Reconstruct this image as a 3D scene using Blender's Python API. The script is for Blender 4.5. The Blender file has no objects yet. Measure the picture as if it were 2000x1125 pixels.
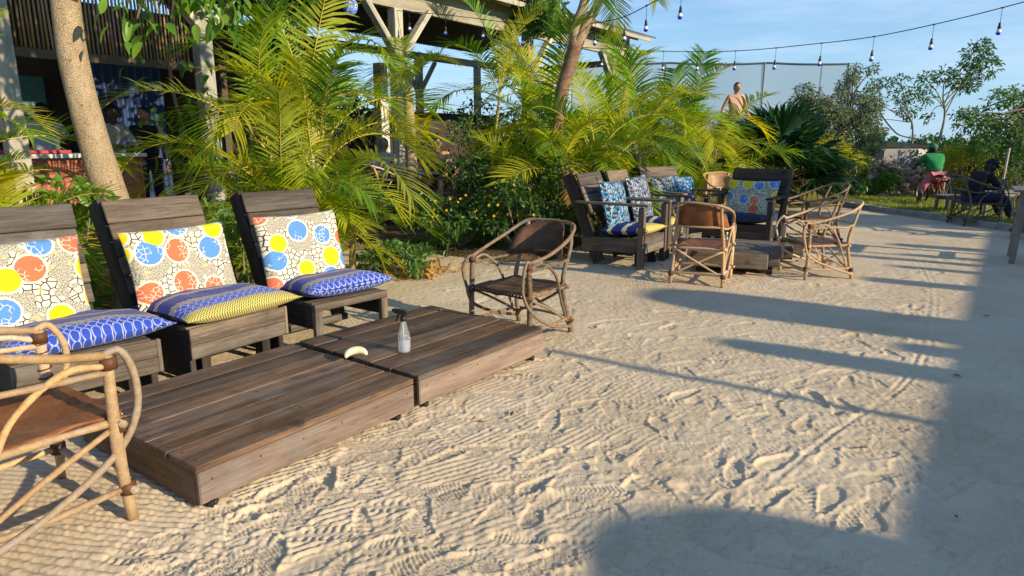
import bpy, bmesh, math, random
import numpy as np
from mathutils import Vector, Matrix, Quaternion
R = math.radians
rng = np.random.default_rng(11)
random.seed(5)
S = bpy.context.scene
COL = S.collection

# ------------------------------------------------------------------ camera, sky, sun, exposure
cd = bpy.data.cameras.new('camera'); cam = bpy.data.objects.new('camera', cd); COL.objects.link(cam)
cam.location = (0, 0, 1.45); cam.rotation_euler = (R(90 - 12.53), 0, 0)
cd.sensor_width = 36; cd.lens = 36 * 1285 / 2000; cd.clip_start = .05; cd.clip_end = 3000
S.camera = cam
SUN_EL = 20.0; SUN_AZ = 122.5           # azimuth clockwise from +Y (the view direction)
W = bpy.data.worlds.new('World'); S.world = W; W.use_nodes = True
wn = W.node_tree; wn.nodes.clear()
sky = wn.nodes.new('ShaderNodeTexSky'); sky.sky_type = 'NISHITA'; sky.sun_disc = False
sky.sun_elevation = R(SUN_EL); sky.sun_rotation = R(SUN_AZ); sky.air_density = 1.0; sky.dust_density = .05; sky.ozone_density = 5.0
wtc = wn.nodes.new('ShaderNodeTexCoord'); wmp = wn.nodes.new('ShaderNodeMapping'); wmp.inputs['Scale'].default_value = (1.2, 1.2, 7)
wnz = wn.nodes.new('ShaderNodeTexNoise'); wnz.inputs['Scale'].default_value = 2.6; wnz.inputs['Detail'].default_value = 7; wnz.inputs['Roughness'].default_value = .62
wrm = wn.nodes.new('ShaderNodeMapRange'); wrm.inputs['From Min'].default_value = .46; wrm.inputs['From Max'].default_value = .8; wrm.inputs['To Max'].default_value = .42
wmx = wn.nodes.new('ShaderNodeMix'); wmx.data_type = 'RGBA'; wmx.inputs['B'].default_value = (5.2, 6.0, 7.2, 1)
bg = wn.nodes.new('ShaderNodeBackground'); bg.inputs['Strength'].default_value = .15
wo = wn.nodes.new('ShaderNodeOutputWorld')
L = wn.links.new
L(wtc.outputs['Generated'], wmp.inputs['Vector']); L(wmp.outputs[0], wnz.inputs['Vector']); L(wnz.outputs[0], wrm.inputs['Value'])
L(wrm.outputs[0], wmx.inputs['Factor']); wsp = wn.nodes.new('ShaderNodeSeparateXYZ'); wh = wn.nodes.new('ShaderNodeMapRange'); wh.interpolation_type = 'SMOOTHSTEP'; wh.inputs['From Min'].default_value = .32; wh.inputs['From Max'].default_value = -.02; wh.inputs['To Max'].default_value = .85
whm = wn.nodes.new('ShaderNodeMix'); whm.data_type = 'RGBA'; whm.inputs['B'].default_value = (2.1, 3.4, 4.6, 1)   # pale blue humid air low in the sky, all round
L(wtc.outputs['Generated'], wsp.inputs[0]); L(wsp.outputs[2], wh.inputs['Value']); L(wh.outputs[0], whm.inputs['Factor']); L(sky.outputs[0], whm.inputs['A']); L(whm.outputs['Result'], wmx.inputs['A']); L(wmx.outputs['Result'], bg.inputs[0]); L(bg.outputs[0], wo.inputs[0])
sd = bpy.data.lights.new('sun', 'SUN'); sun = bpy.data.objects.new('sun', sd); COL.objects.link(sun)
sd.energy = 4.6; sd.angle = R(.55); sd.color = (1.0, .835, .585)
SV = Vector((math.sin(R(SUN_AZ)) * math.cos(R(SUN_EL)), math.cos(R(SUN_AZ)) * math.cos(R(SUN_EL)), math.sin(R(SUN_EL))))
sun.rotation_euler = SV.to_track_quat('Z', 'Y').to_euler(); sun.location = (20, -12, 20)
S.view_settings.view_transform = 'Standard'; S.view_settings.look = 'None'
S.view_settings.exposure = .36; S.view_settings.gamma = 1.0
try: S.view_settings.use_curve_mapping = False
except Exception: pass
S.cycles.max_bounces = 8; S.cycles.transparent_max_bounces = 12; S.cycles.caustics_reflective = False; S.cycles.caustics_refractive = False

# ------------------------------------------------------------------ node helper
class V:
    def __init__(s, t, k): s.t, s.k = t, k
    def _b(s, op, o, r=False):
        n = s.t.nodes.new('ShaderNodeMath'); n.operation = op
        a, b = (o, s) if r else (s, o)
        for i, q in enumerate((a, b)):
            if isinstance(q, V): s.t.links.new(q.k, n.inputs[i])
            elif q is not None: n.inputs[i].default_value = q
        return V(s.t, n.outputs[0])
    def __add__(s, o): return s._b('ADD', o)
    def __radd__(s, o): return s._b('ADD', o)
    def __sub__(s, o): return s._b('SUBTRACT', o)
    def __rsub__(s, o): return s._b('SUBTRACT', o, True)
    def __mul__(s, o): return s._b('MULTIPLY', o)
    def __rmul__(s, o): return s._b('MULTIPLY', o)
    def __truediv__(s, o): return s._b('DIVIDE', o)
    def __lt__(s, o): return s._b('LESS_THAN', o)
    def __gt__(s, o): return s._b('GREATER_THAN', o)
    def pow(s, o): return s._b('POWER', o)
    def max(s, o): return s._b('MAXIMUM', o)
    def min(s, o): return s._b('MINIMUM', o)
    def mod(s, o): return s._b('FLOORED_MODULO', o)
    def f(s, op): return s._b(op, None)
    def ss(s, a, b, c=0., d=1.):
        n = s.t.nodes.new('ShaderNodeMapRange'); n.interpolation_type = 'SMOOTHSTEP'
        for nm, q in (('Value', s), ('From Min', a), ('From Max', b), ('To Min', c), ('To Max', d)):
            if isinstance(q, V): s.t.links.new(q.k, n.inputs[nm])
            else: n.inputs[nm].default_value = q
        return V(s.t, n.outputs[0])

class Mat:
    def __init__(s, name):
        s.m = bpy.data.materials.new(name); s.m.use_nodes = True; s.t = s.m.node_tree; s.t.nodes.clear()
        s.out = s.t.nodes.new('ShaderNodeOutputMaterial')
    def n(s, ty): return s.t.nodes.new('ShaderNode' + ty)
    def lk(s, a, b):
        if isinstance(a, V): s.t.links.new(a.k, b)
        elif isinstance(a, (tuple, list)): b.default_value = tuple(a) + ((1,) if len(a) == 3 and len(b.default_value) == 4 else ())
        else: b.default_value = a
    def co(s, kind='Object', scale=None, off=None, rot=None):
        v = V(s.t, s.n('TexCoord').outputs[kind])
        if off is not None:
            a = s.n('VectorMath'); a.operation = 'ADD'; s.lk(v, a.inputs[0]); s.t.links.new(off.k, a.inputs[1]); v = V(s.t, a.outputs[0])
        if scale is not None or rot is not None:
            mp = s.n('Mapping'); s.lk(v, mp.inputs[0])
            if scale is not None: mp.inputs['Scale'].default_value = scale
            if rot is not None: mp.inputs['Rotation'].default_value = rot
            v = V(s.t, mp.outputs[0])
        return v
    def rnd(s): return V(s.t, s.n('ObjectInfo').outputs['Random'])
    def isl(s): return V(s.t, s.n('NewGeometry').outputs['Random Per Island'])
    def noise(s, v, scale, det=3, rough=.5, dist=0., dim='3D', out=0):
        n = s.n('TexNoise'); n.noise_dimensions = dim
        if v is not None: s.lk(v, n.inputs['Vector'])
        n.inputs['Scale'].default_value = scale; n.inputs['Detail'].default_value = det; n.inputs['Roughness'].default_value = rough; n.inputs['Distortion'].default_value = dist
        return V(s.t, n.outputs[out])
    def vor(s, v, scale, feat='F1', out='Distance', rand=1., dim='3D'):
        n = s.n('TexVoronoi'); n.voronoi_dimensions = dim; n.feature = feat
        if v is not None: s.lk(v, n.inputs['Vector'])
        n.inputs['Scale'].default_value = scale; n.inputs['Randomness'].default_value = rand
        return V(s.t, n.outputs[out])
    def sep(s, v):
        n = s.n('SeparateXYZ'); s.lk(v, n.inputs[0]); return [V(s.t, o) for o in n.outputs]
    def comb(s, x, y, z):
        n = s.n('CombineXYZ')
        for i, q in enumerate((x, y, z)): s.lk(q, n.inputs[i])
        return V(s.t, n.outputs[0])
    def mix(s, a, b, f, mode='MIX'):
        n = s.n('Mix'); n.data_type = 'RGBA'; n.blend_type = mode
        s.lk(a, n.inputs[6]); s.lk(b, n.inputs[7]); s.lk(f, n.inputs[0])
        return V(s.t, n.outputs[2])
    def ramp(s, f, stops):
        n = s.n('ValToRGB'); s.lk(f, n.inputs[0]); e = n.color_ramp.elements
        while len(e) < len(stops): e.new(.5)
        for q, (p, c) in zip(e, stops): q.position = p; q.color = tuple(c) + (1,)
        return V(s.t, n.outputs[0])
    def hsv(s, c, h=.5, sa=1., v=1.):
        n = s.n('HueSaturation'); s.lk(h, n.inputs[0]); s.lk(sa, n.inputs[1]); s.lk(v, n.inputs[2]); s.lk(c, n.inputs['Color'])
        return V(s.t, n.outputs[0])
    def bump(s, h, strength=.5, dist=.01):
        n = s.n('Bump'); n.inputs['Strength'].default_value = strength; n.inputs['Distance'].default_value = dist; s.lk(h, n.inputs['Height'])
        return V(s.t, n.outputs[0])
    def bsdf(s, col, rough=.6, spec=.5, bump=None, trans=None, tcol=None, metal=0., glass=0., ior=1.45, alpha=None, sheen=0.):
        p = s.n('BsdfPrincipled'); s.lk(col, p.inputs['Base Color']); s.lk(rough, p.inputs['Roughness'])
        p.inputs['Specular IOR Level'].default_value = spec; p.inputs['Metallic'].default_value = metal
        p.inputs['Transmission Weight'].default_value = glass; p.inputs['IOR'].default_value = ior
        if sheen: p.inputs['Sheen Weight'].default_value = sheen
        if bump is not None: s.lk(bump, p.inputs['Normal'])
        if alpha is not None: s.lk(alpha, p.inputs['Alpha'])
        sh = p.outputs[0]
        if trans:
            tb = s.n('BsdfTranslucent'); s.lk(tcol if tcol is not None else col, tb.inputs[0])
            mx = s.n('MixShader'); mx.inputs[0].default_value = trans
            s.t.links.new(sh, mx.inputs[1]); s.t.links.new(tb.outputs[0], mx.inputs[2]); sh = mx.outputs[0]
        s.t.links.new(sh, s.out.inputs[0]); return s.m

def plain(name, col, rough=.6, var=.12, scale=12., **k):
    M = Mat(name); n = M.noise(M.co('Object'), scale, 4, .6)
    c = M.hsv(col, v=n.ss(.25, .75, 1 - var, 1 + var)); return M.bsdf(c, rough, bump=M.bump(n, .15, .01), **k)

def wood(name, dark, light, rough=.75, gs=1., weather=.5, knots=True, axis=0):
    M = Mat(name); r = M.rnd()
    off = M.comb(r * 31., r * 17., r * 9.)
    sc = [14., 14., 14.]; sc[axis] = .9
    v = M.co('Object', off=off)
    mp = M.n('Mapping'); M.lk(v, mp.inputs[0]); mp.inputs['Scale'].default_value = tuple(q * gs for q in sc); gv = V(M.t, mp.outputs[0])
    g = M.noise(gv, 4.2, 6, .7, .12); g2 = M.noise(gv, 1.1, 3, .5, .1)
    big = M.noise(v, 2.3, 5, .62)
    k = M.vor(v, 3.4 * gs, 'F1'); ring = (k * 70.).f('SINE') * .5 + .5; km = k.ss(.06, .17, 1., 0.)
    f = g * .55 + g2 * .45
    c = M.ramp(f.ss(.3, .72), [(0, dark), (.5, tuple((a + b) / 2 for a, b in zip(dark, light))), (1, light)])
    dk = tuple(q * .42 for q in dark)
    if knots: c = M.mix(c, dk, km * (ring * .5 + .45) * .9)
    c = M.mix(c, dk, big.ss(.52, .75) * weather)
    c = M.mix(c, tuple(min(1, q * 1.3 + .03) for q in light), M.noise(gv, 7., 2, .5).ss(.62, .75) * .35)
    c = M.mix(c, dk, M.noise(gv, .45, 4, .6).ss(.5, .72) * weather * .8)
    c = M.mix(c, dk, M.noise(gv, 10., 3, .6).ss(.60, .68) * .55)
    gy = sum(light) / 3 * 1.05; c = M.mix(c, (gy, gy * .95, gy * .88), M.noise(v, 3.1, 4, .65).ss(.5, .7) * .4)
    c = M.hsv(c, v=r * .65 + .68, sa=(r * 7.).mod(1.) * .45 + .75)
    return M.bsdf(c, rough, .3, bump=M.bump(g * .8 + g2 * .5 - km * .2, .55, .006))

def leafmat(name, a, b, c2=None, trans=.35, rough=.42, spec=.4, objvar=.35):
    M = Mat(name); i = M.isl(); r = M.rnd()
    col = M.mix(a, b, i.ss(.1, .9))
    if c2 is not None: col = M.mix(col, c2, ((r * 13.7).mod(1.)).ss(.35, 1.) * .75 + (i * 7.3).mod(1.).ss(.8, 1.) * .25)
    n = M.noise(M.co('Object'), 6., 3)
    col = M.hsv(col, v=(r * 5.1).mod(1.) * objvar + (1 - objvar / 2) + (n - .5) * .5)
    return M.bsdf(col, rough, spec, trans=trans, tcol=M.hsv(col, sa=1.1, v=1.5))

# ------------------------------------------------------------------ mesh helpers
def link(o, parent=None):
    COL.objects.link(o)
    if parent is not None: o.parent = parent
    return o
def tag(o, label=None, cat=None, group=None, kind=None):
    if label: o['label'] = label
    if cat: o['category'] = cat
    if group: o['group'] = group
    if kind: o['kind'] = kind
    return o
def thing(name, label, cat, loc=(0, 0, 0), rz=0., group=None, scale=1.):
    o = bpy.data.objects.new(name, None); o.empty_display_size = .1; link(o)
    o.location = loc; o.rotation_euler = (0, 0, R(rz)); o.scale = (scale,) * 3
    return tag(o, label, cat, group)
def mesh_np(name, v, faces, mats, smooth=False, midx=None, uv=None):
    """faces: list of (n,k) int arrays"""
    me = bpy.data.meshes.new(name); v = np.asarray(v, np.float32)
    me.vertices.add(len(v)); me.vertices.foreach_set('co', v.ravel())
    faces = [np.asarray(f, np.int32) for f in faces if len(f)]
    tot = np.concatenate([np.full(len(f), f.shape[1], np.int32) for f in faces])
    li = np.concatenate([f.ravel() for f in faces])
    me.loops.add(len(li)); me.loops.foreach_set('vertex_index', li)
    me.polygons.add(len(tot)); st = np.concatenate(([0], np.cumsum(tot)[:-1])).astype(np.int32)
    me.polygons.foreach_set('loop_start', st)
    if midx is not None: me.polygons.foreach_set('material_index', np.asarray(midx, np.int32))
    me.polygons.foreach_set('use_smooth', np.full(len(tot), smooth, bool))
    for m in (mats if isinstance(mats, (list, tuple)) else [mats]): me.materials.append(m)
    if uv is not None:
        l = me.uv_layers.new(name='UVMap'); l.data.foreach_set('uv', np.asarray(uv, np.float32)[li].ravel())
    me.update(calc_edges=True); me.validate(); return me
def obj(name, me, parent=None, loc=None, rot=None, scale=None):
    o = bpy.data.objects.new(name, me); link(o, parent)
    if loc is not None: o.location = loc
    if rot is not None: o.rotation_euler = rot
    if scale is not None: o.scale = scale if hasattr(scale, '__len__') else (scale,) * 3
    return o
def catmull(P, n=6):
    P = np.asarray(P, float)
    if len(P) < 3: 
        t = np.linspace(0, 1, n + 1)[:, None]; return P[0] * (1 - t) + P[-1] * t
    Q = np.vstack([2 * P[0] - P[1], P, 2 * P[-1] - P[-2]]); out = []
    for i in range(1, len(Q) - 2):
        t = np.linspace(0, 1, n, endpoint=False)[:, None]
        a, b, c, d = Q[i - 1], Q[i], Q[i + 1], Q[i + 2]
        out.append(.5 * ((2 * b) + (c - a) * t + (2 * a - 5 * b + 4 * c - d) * t ** 2 + (-a + 3 * b - 3 * c + d) * t ** 3))
    out.append(P[-1:]); return np.vstack(out)
class MB:
    def __init__(s): s.v = []; s.f = []; s.k = 0; s.sm = []
    def add(s, v, f, sm=False):
        s.v.append(np.asarray(v, float)); 
        for q in f: s.f.append(tuple(int(i) + s.k for i in q)); s.sm.append(sm)
        s.k += len(v); return s
    def box(s, c, d, rot=None, bev=0.):
        bm = bmesh.new(); bmesh.ops.create_cube(bm, size=1.)
        for q in bm.verts: q.co = Vector((q.co.x * d[0], q.co.y * d[1], q.co.z * d[2]))
        if bev: bmesh.ops.bevel(bm, geom=bm.edges[:], offset=bev, segments=1, affect='EDGES')
        bm.verts.index_update(); M = Matrix.Translation(c) @ (rot.to_4x4() if rot is not None else Matrix())
        s.add([tuple(M @ q.co) for q in bm.verts], [[w.index for w in f.verts] for f in bm.faces]); bm.free(); return s
    def bar(s, a, b, w, h, up=(0, 0, 1), bev=0.):
        """box from a to b; h along up"""
        a, b = Vector(a), Vector(b); x = (b - a).normalized(); u = Vector(up); y = u.cross(x)
        if y.length < 1e-4: y = Vector((1, 0, 0)).cross(x)
        y.normalize(); z = x.cross(y)
        return s.box((a + b) / 2, ((b - a).length, w, h), Matrix((x, y, z)).transposed(), bev)
    def tube(s, P, r, seg=7, n=0, cap=True, wob=0.):
        P = np.asarray(P, float); m0 = len(P)
        if n: 
            P2 = catmull(P, n); r = np.interp(np.linspace(0, 1, len(P2)), np.linspace(0, 1, m0), np.broadcast_to(r, (m0,))); P = P2
        r = np.broadcast_to(np.asarray(r, float), (len(P),)).copy()
        if wob: r *= 1 + wob * rng.normal(size=len(r)); 
        T = np.gradient(P, axis=0); T /= np.linalg.norm(T, axis=1)[:, None] + 1e-9
        ref = np.array([0, 0, 1.]) if abs(T[0][2]) < .9 else np.array([1., 0, 0])
        N = np.cross(T[0], ref); N /= np.linalg.norm(N); vs = []
        for i in range(len(P)):
            N = N - T[i] * N.dot(T[i]); N /= np.linalg.norm(N) + 1e-9; B = np.cross(T[i], N)
            a = np.arange(seg) * 2 * np.pi / seg
            vs.append(P[i] + r[i] * (np.cos(a)[:, None] * N + np.sin(a)[:, None] * B))
        fs = [(i * seg + j, i * seg + (j + 1) % seg, (i + 1) * seg + (j + 1) % seg, (i + 1) * seg + j) for i in range(len(P) - 1) for j in range(seg)]
        if cap: fs += [tuple(range(seg))[::-1], tuple((len(P) - 1) * seg + j for j in range(seg))]
        return s.add(np.vstack(vs), fs, True)
    def lathe(s, prof, seg=16, c=(0, 0, 0)):
        prof = np.asarray(prof, float); a = np.arange(seg) * 2 * np.pi / seg
        vs = np.vstack([np.c_[p[0] * np.cos(a), p[0] * np.sin(a), np.full(seg, p[1])] for p in prof]) + np.asarray(c)
        fs = [(i * seg + j, i * seg + (j + 1) % seg, (i + 1) * seg + (j + 1) % seg, (i + 1) * seg + j) for i in range(len(prof) - 1) for j in range(seg)]
        fs += [tuple(range(seg))[::-1], tuple((len(prof) - 1) * seg + j for j in range(seg))]
        return s.add(vs, fs, True)
    def ball(s, c, r, seg=12, rings=8):
        r = np.broadcast_to(np.asarray(r, float), (3,)); t = np.linspace(0, np.pi, rings + 1)[1:-1]; a = np.arange(seg) * 2 * np.pi / seg
        vs = [np.c_[np.sin(q) * np.cos(a), np.sin(q) * np.sin(a), np.full(seg, np.cos(q))] for q in t]
        vs = np.vstack(vs + [np.array([[0, 0, 1.], [0, 0, -1.]])]) * r + np.asarray(c, float); k = len(t) * seg
        fs = [(i * seg + j, (i + 1) * seg + j, (i + 1) * seg + (j + 1) % seg, i * seg + (j + 1) % seg) for i in range(len(t) - 1) for j in range(seg)]
        fs += [(k, j, (j + 1) % seg) for j in range(seg)] + [(k + 1, (len(t) - 1) * seg + (j + 1) % seg, (len(t) - 1) * seg + j) for j in range(seg)]
        return s.add(vs, fs, True)
    def quad(s, *p): return s.add(p, [tuple(range(len(p)))])
    def me(s, name, mats):
        me = bpy.data.meshes.new(name); me.from_pydata(np.vstack(s.v).tolist(), [], s.f)
        me.polygons.foreach_set('use_smooth', s.sm)
        for m in (mats if isinstance(mats, (list, tuple)) else [mats]): me.materials.append(m)
        me.update(); return me
    def obj(s, name, mats, parent=None, loc=None, rot=None, center=False):
        if center:
            V_ = np.vstack(s.v); c = (V_.min(0) + V_.max(0)) / 2; s.v = [q - c for q in s.v]
            loc = tuple(c + (np.asarray(loc) if loc is not None else 0))
        return obj(name, s.me(name, mats), parent, loc, rot)
_board = {}
def board(name, mat, parent, a, b, w, h, up=(0, 0, 1), bev=.004, jit=.0):
    """one timber piece of its own, its long axis on local x so that the grain runs along it"""
    a, b = Vector(a), Vector(b); Lh = (b - a).length; key = (round(Lh, 3), w, h, mat.name, bev)
    if key not in _board: _board[key] = MB().box((0, 0, 0), (Lh, w, h), None, bev).me(name, mat)
    x = (b - a).normalized(); u = Vector(up); y = u.cross(x)
    if y.length < 1e-4: y = Vector((1, 0, 0)).cross(x)
    y.normalize(); z = x.cross(y); M = Matrix((x, y, z)).transposed().to_4x4(); M.translation = (a + b) / 2 + Vector((0, 0, random.uniform(-jit, jit)))
    o = obj(name, _board[key], parent); o.matrix_local = M
    return o
def vnoise(x, y, s, seed=0):
    x = x / s + seed * 17.3; y = y / s + seed * 9.1; xi = np.floor(x).astype(np.int64); yi = np.floor(y).astype(np.int64); fx = x - xi; fy = y - yi
    fx = fx * fx * (3 - 2 * fx); fy = fy * fy * (3 - 2 * fy)
    def h(a, b):
        n = (a * 374761393 + b * 668265263 + seed * 1274126177) & 0xffffffff; n = ((n ^ (n >> 13)) * 1274126177) & 0xffffffff
        return ((n ^ (n >> 16)) & 0xffff) / 65535.
    return (h(xi, yi) * (1 - fx) + h(xi + 1, yi) * fx) * (1 - fy) + (h(xi, yi + 1) * (1 - fx) + h(xi + 1, yi + 1) * fx) * fy
def sst(x, a, b):
    t = np.clip((x - a) / (b - a), 0, 1); return t * t * (3 - 2 * t)
def leaf_arrays(P, D, size, asp=.4, droop=.15, up=.5, fold=.12):
    """leaf at points P pointing along D: folded 6-gon of two quads; returns verts, faces"""
    n = len(P); D = D / (np.linalg.norm(D, axis=1)[:, None] + 1e-9)
    U = rng.normal(size=(n, 3)) * (1 - up) + np.array([0, 0, 1.]) * up
    Sd = np.cross(D, U); Sd /= np.linalg.norm(Sd, axis=1)[:, None] + 1e-9; N = np.cross(Sd, D)
    l = np.broadcast_to(size, (n,))[:, None]; w = l * asp * .5
    base = P; mid = P + D * l * .5 + N * l * .05; tip = P + D * l - np.array([0, 0, 1.]) * l * droop
    v = np.stack([base, mid + Sd * w + N * w * fold * 2, tip, mid - Sd * w + N * w * fold * 2], 1).reshape(-1, 3)
    k = np.arange(n)[:, None] * 4
    f = np.vstack([np.hstack([k, k + 1, k + 2]), np.hstack([k, k + 2, k + 3])])
    return v, f
def ell_pts(n, c, r, shell=.55):
    d = rng.normal(size=(n, 3)); d /= np.linalg.norm(d, axis=1)[:, None]
    q = rng.uniform(shell, 1, size=(n, 1)) ** .6
    return np.asarray(c) + d * q * np.asarray(r), d
# ------------------------------------------------------------------ materials
def sand_mat():
    M = Mat('sand'); v = M.co('Object')
    n1 = M.noise(v, 1.1, 5, .6); n2 = M.noise(v, 260., 2, .7); n3 = M.noise(v, 38., 4, .65)
    c = M.mix((.61, .485, .32), (.73, .60, .415), n1.ss(.3, .7)); c = M.mix(c, (.40, .32, .23), n2.ss(.6, .78) * .35)
    c = M.mix(c, (.42, .34, .24), n3.ss(.55, .75) * .45); c = M.mix(c, (.10, .08, .06), M.vor(v, 55.).ss(.05, .11, 1., 0.) * M.noise(v, 4., 2).ss(.5, .65) * .7)
    return M.bsdf(c, .95, .15, bump=M.bump(n2 * .35 + n3 * .9, .55, .006))
M_sand = sand_mat()
def soil_mat():
    M = Mat('soil'); v = M.co('Object'); n = M.noise(v, 3., 6, .7); l = M.vor(v, 26., out='Color')
    c = M.mix((.07, .05, .03), (.2, .14, .08), n.ss(.35, .7)); c = M.mix(c, (.16, .17, .04), M.noise(v, .7, 4).ss(.45, .6) * .7)
    c = M.mix(c, (.3, .2, .09), M.noise(v, 21., 4).ss(.62, .7)); return M.bsdf(c, .95, .1, bump=M.bump(n + M.noise(v, 25., 4), .8, .03))
M_soil = soil_mat()
M_old = wood('weathered_wood', (.072, .056, .043), (.255, .203, .155), .8, 1., .6)
M_deck = wood('table_wood', (.058, .035, .021), (.255, .158, .094), .52, 1., .8)
M_apron = wood('apron_wood', (.17, .11, .08), (.36, .255, .185), .7, 1., .35)
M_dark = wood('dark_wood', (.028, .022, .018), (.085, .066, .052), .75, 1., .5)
M_pale = wood('pale_timber', (.36, .32, .25), (.62, .57, .46), .8, .8, .3)
M_paleY = wood('pale_timber_upright', (.32, .29, .23), (.56, .52, .43), .8, .8, .3, axis=2)
M_roofwood = wood('roof_board', (.09, .065, .045), (.2, .15, .1), .8, .8, .3)
M_cane = wood('bamboo_cane', (.22, .13, .065), (.42, .28, .15), .55, 2., .2, False, 2)
M_black = plain('black_plastic', (.015, .015, .017), .4)
M_iron = plain('dark_iron', (.03, .03, .03), .5)
M_white = plain('white_paint', (.72, .70, .66), .6, .08)
M_concrete = plain('grey_concrete', (.33, .33, .32), .9, .2, 5.)
M_teal = plain('teal_paint', (.12, .3, .26), .7)
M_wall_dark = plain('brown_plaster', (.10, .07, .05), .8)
M_bluesheet = plain('blue_metal', (.035, .065, .17), .5)
M_redtile = plain('red_tile', (.52, .15, .09), .5, .35, 40.)
M_grout = plain('grout', (.5, .4, .3), .9)
M_roofsheet = plain('roof_sheet', (.16, .13, .11), .7, .3, 3.)

# ------------------------------------------------------------------ ground sheet, sand, beds
gm = MB().quad((-900, -900, -.12), (900, -900, -.12), (900, 900, -.12), (-900, 900, -.12)).me('ground', M_soil)
tag(obj('ground', gm), kind='structure')

def make_sand():
    ap = np.array([0., -1.0]); nc = 880
    rr = np.concatenate([2.15 * np.exp(np.linspace(0, np.log(14 / 2.15), 900)), np.linspace(14.2, 24, 60)])
    nr = len(rr); th = np.linspace(R(-45), R(45), nc)
    Rg, Tg = np.meshgrid(rr, th, indexing='ij'); X = ap[0] + Rg * np.sin(Tg); Y = ap[1] + Rg * np.cos(Tg)
    X = X + vnoise(X, Y, .01, 3) * .0; 
    wx = X + .16 * (vnoise(X, Y, .6, 21) - .5) + .03 * (vnoise(X, Y, .12, 22) - .5); wy = Y + .16 * (vnoise(X, Y, .6, 23) - .5) + .03 * (vnoise(X, Y, .12, 24) - .5)
    H = .022 * (vnoise(X, Y, 1.1, 1) - .5) + .008 * (vnoise(X, Y, .37, 2) - .5) + .008 * (vnoise(X, Y, .13, 3) - .5)
    # rake furrows: zones with directions of their own
    cs = np.array([[-1.6, 2.0, R(-12)], [-.6, 2.6, R(35)], [.3, 3.2, R(48)], [.2, 4.6, R(38)], [1.2, 5.6, R(20)], [-.6, 6.6, R(-60)], [2.2, 6.4, R(80)], [3.4, 7.4, R(84)], [1.6, 4.0, R(48)], [1.6, 2.7, R(40)], [4.5, 6.0, R(30)], [5, 9, R(12)], [3, 3, R(40)]])
    dz = np.stack([np.hypot(wx - c[0], wy - c[1]) for c in cs]); zi = dz.argmin(0); ang = cs[zi, 2]
    rx = X + .45 * (wx - X); ry = Y + .45 * (wy - Y); q = -rx * np.sin(ang) + ry * np.cos(ang)
    prof = np.abs(np.sin(np.pi * (q + .0028 * (vnoise(X, Y, .045, 41) - .5)) / 0.037)); mask = sst(vnoise(X, Y, .5, 7), .16, .42) * sst(vnoise(X, Y, .17, 8), .10, .3)
    near = np.exp(-((X + 1.4) ** 2 + (Y - 2.2) ** 2) / 1.2)
    mask = np.clip(mask * (.8 - .68 * sst(X, .2, 1.5) * (1 - sst(Y, 4.6, 5.6))) + near, 0, 1)
    H += .0135 * (prof ** .8 - .5) * mask
    # trampled texture
    H += .009 * (np.abs(vnoise(wx, wy, .055, 9) - .5) * 2 - .4) * (1 - .6 * mask) + .006 * (np.abs(vnoise(X, Y, .026, 10) - .5) * 2 - .4) * (1 - .4 * mask) + .0028 * (vnoise(X, Y, .012, 12) - .5)
    # footprints
    cnt = 0
    g = np.random.default_rng(4)
    for _ in range(4600):
        if cnt >= 1900: break
        y = 1.2 + 9.5 * g.random() ** 1.55; x = g.uniform(-.85, .95) * (y + .6) * .9
        if x < -.75 and y > 2.35 + (x + 1.2) * 1.3 and y < 9: continue      # under the furniture
        a = g.choice([g.normal(R(48), .35), g.normal(R(10), .5), g.uniform(0, np.pi)]) + (np.pi if g.random() < .5 else 0)
        Lf = g.uniform(.22, .30); wd = Lf * .19; dep = g.choice([.004, .007, .011, .019], p=[.35, .35, .22, .08])
        r0 = math.hypot(x, y + 1); t0 = math.atan2(x, y + 1); e = Lf * .8
        i0, i1 = np.searchsorted(rr, [r0 - e, r0 + e]); j0, j1 = np.searchsorted(th, [t0 - e / r0, t0 + e / r0])
        if i1 - i0 < 4 or j1 - j0 < 4: continue
        sl = (slice(i0, i1), slice(j0, j1)); dx = X[sl] - x; dy = Y[sl] - y
        s = dx * math.cos(a) + dy * math.sin(a); t = -dx * math.sin(a) + dy * math.cos(a)
        s = s + .012 * (vnoise(X[sl], Y[sl], .05, 31) - .5)
        k = s / (Lf / 2); wl = wd * (.74 + .26 * np.sin(k * 2.2 + .5) - .12 * np.exp(-((k + .05) / .3) ** 2)) * np.sqrt(np.clip(1 - np.abs(k) ** 3.2, 1e-3, 1))
        d = np.maximum(np.abs(t - .012 * np.sin(k * 1.6)) / wl, np.abs(k)); m = 1 - sst(d, .86, 1.06)
        ty = g.integers(0, 7)
        if ty == 0: tr = np.sign(np.sin(2 * np.pi * s / .017)) * .5
        elif ty == 1: tr = np.sin(2 * np.pi * (s + .6 * np.abs(t)) / .021) * .7
        elif ty == 2: tr = np.sin(2 * np.pi * s / .019) * np.sin(2 * np.pi * t / .017)
        elif ty == 3: tr = np.sin(2 * np.pi * d * wd / .014) * .6
        elif ty == 4: tr = np.sin(2 * np.pi * (s + .01 * np.sin(2 * np.pi * t / .03)) / .016) * .7
        elif ty == 5: tr = np.where(np.abs(t) < wd * .25, 0, np.sign(np.sin(2 * np.pi * s / .034)) * .8)
        else: tr = np.zeros_like(s)
        h = H[sl]; lv = h.mean()
        fade = g.uniform(.6, 1.)
        rim = dep * .8 * np.exp(-((d - 1.16) / .16) ** 2) * (.5 + .5 * np.sin(np.arctan2(t, s) + g.uniform(0, 6)))
        push = dep * 1.2 * np.exp(-((k - 1.15) / .2) ** 2 - (t / wd) ** 2) * (g.random() < .5)
        H[sl] = h * (1 - m * fade) + (lv - dep + .0085 * tr) * m * fade + rim + push
        cnt += 1
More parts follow.
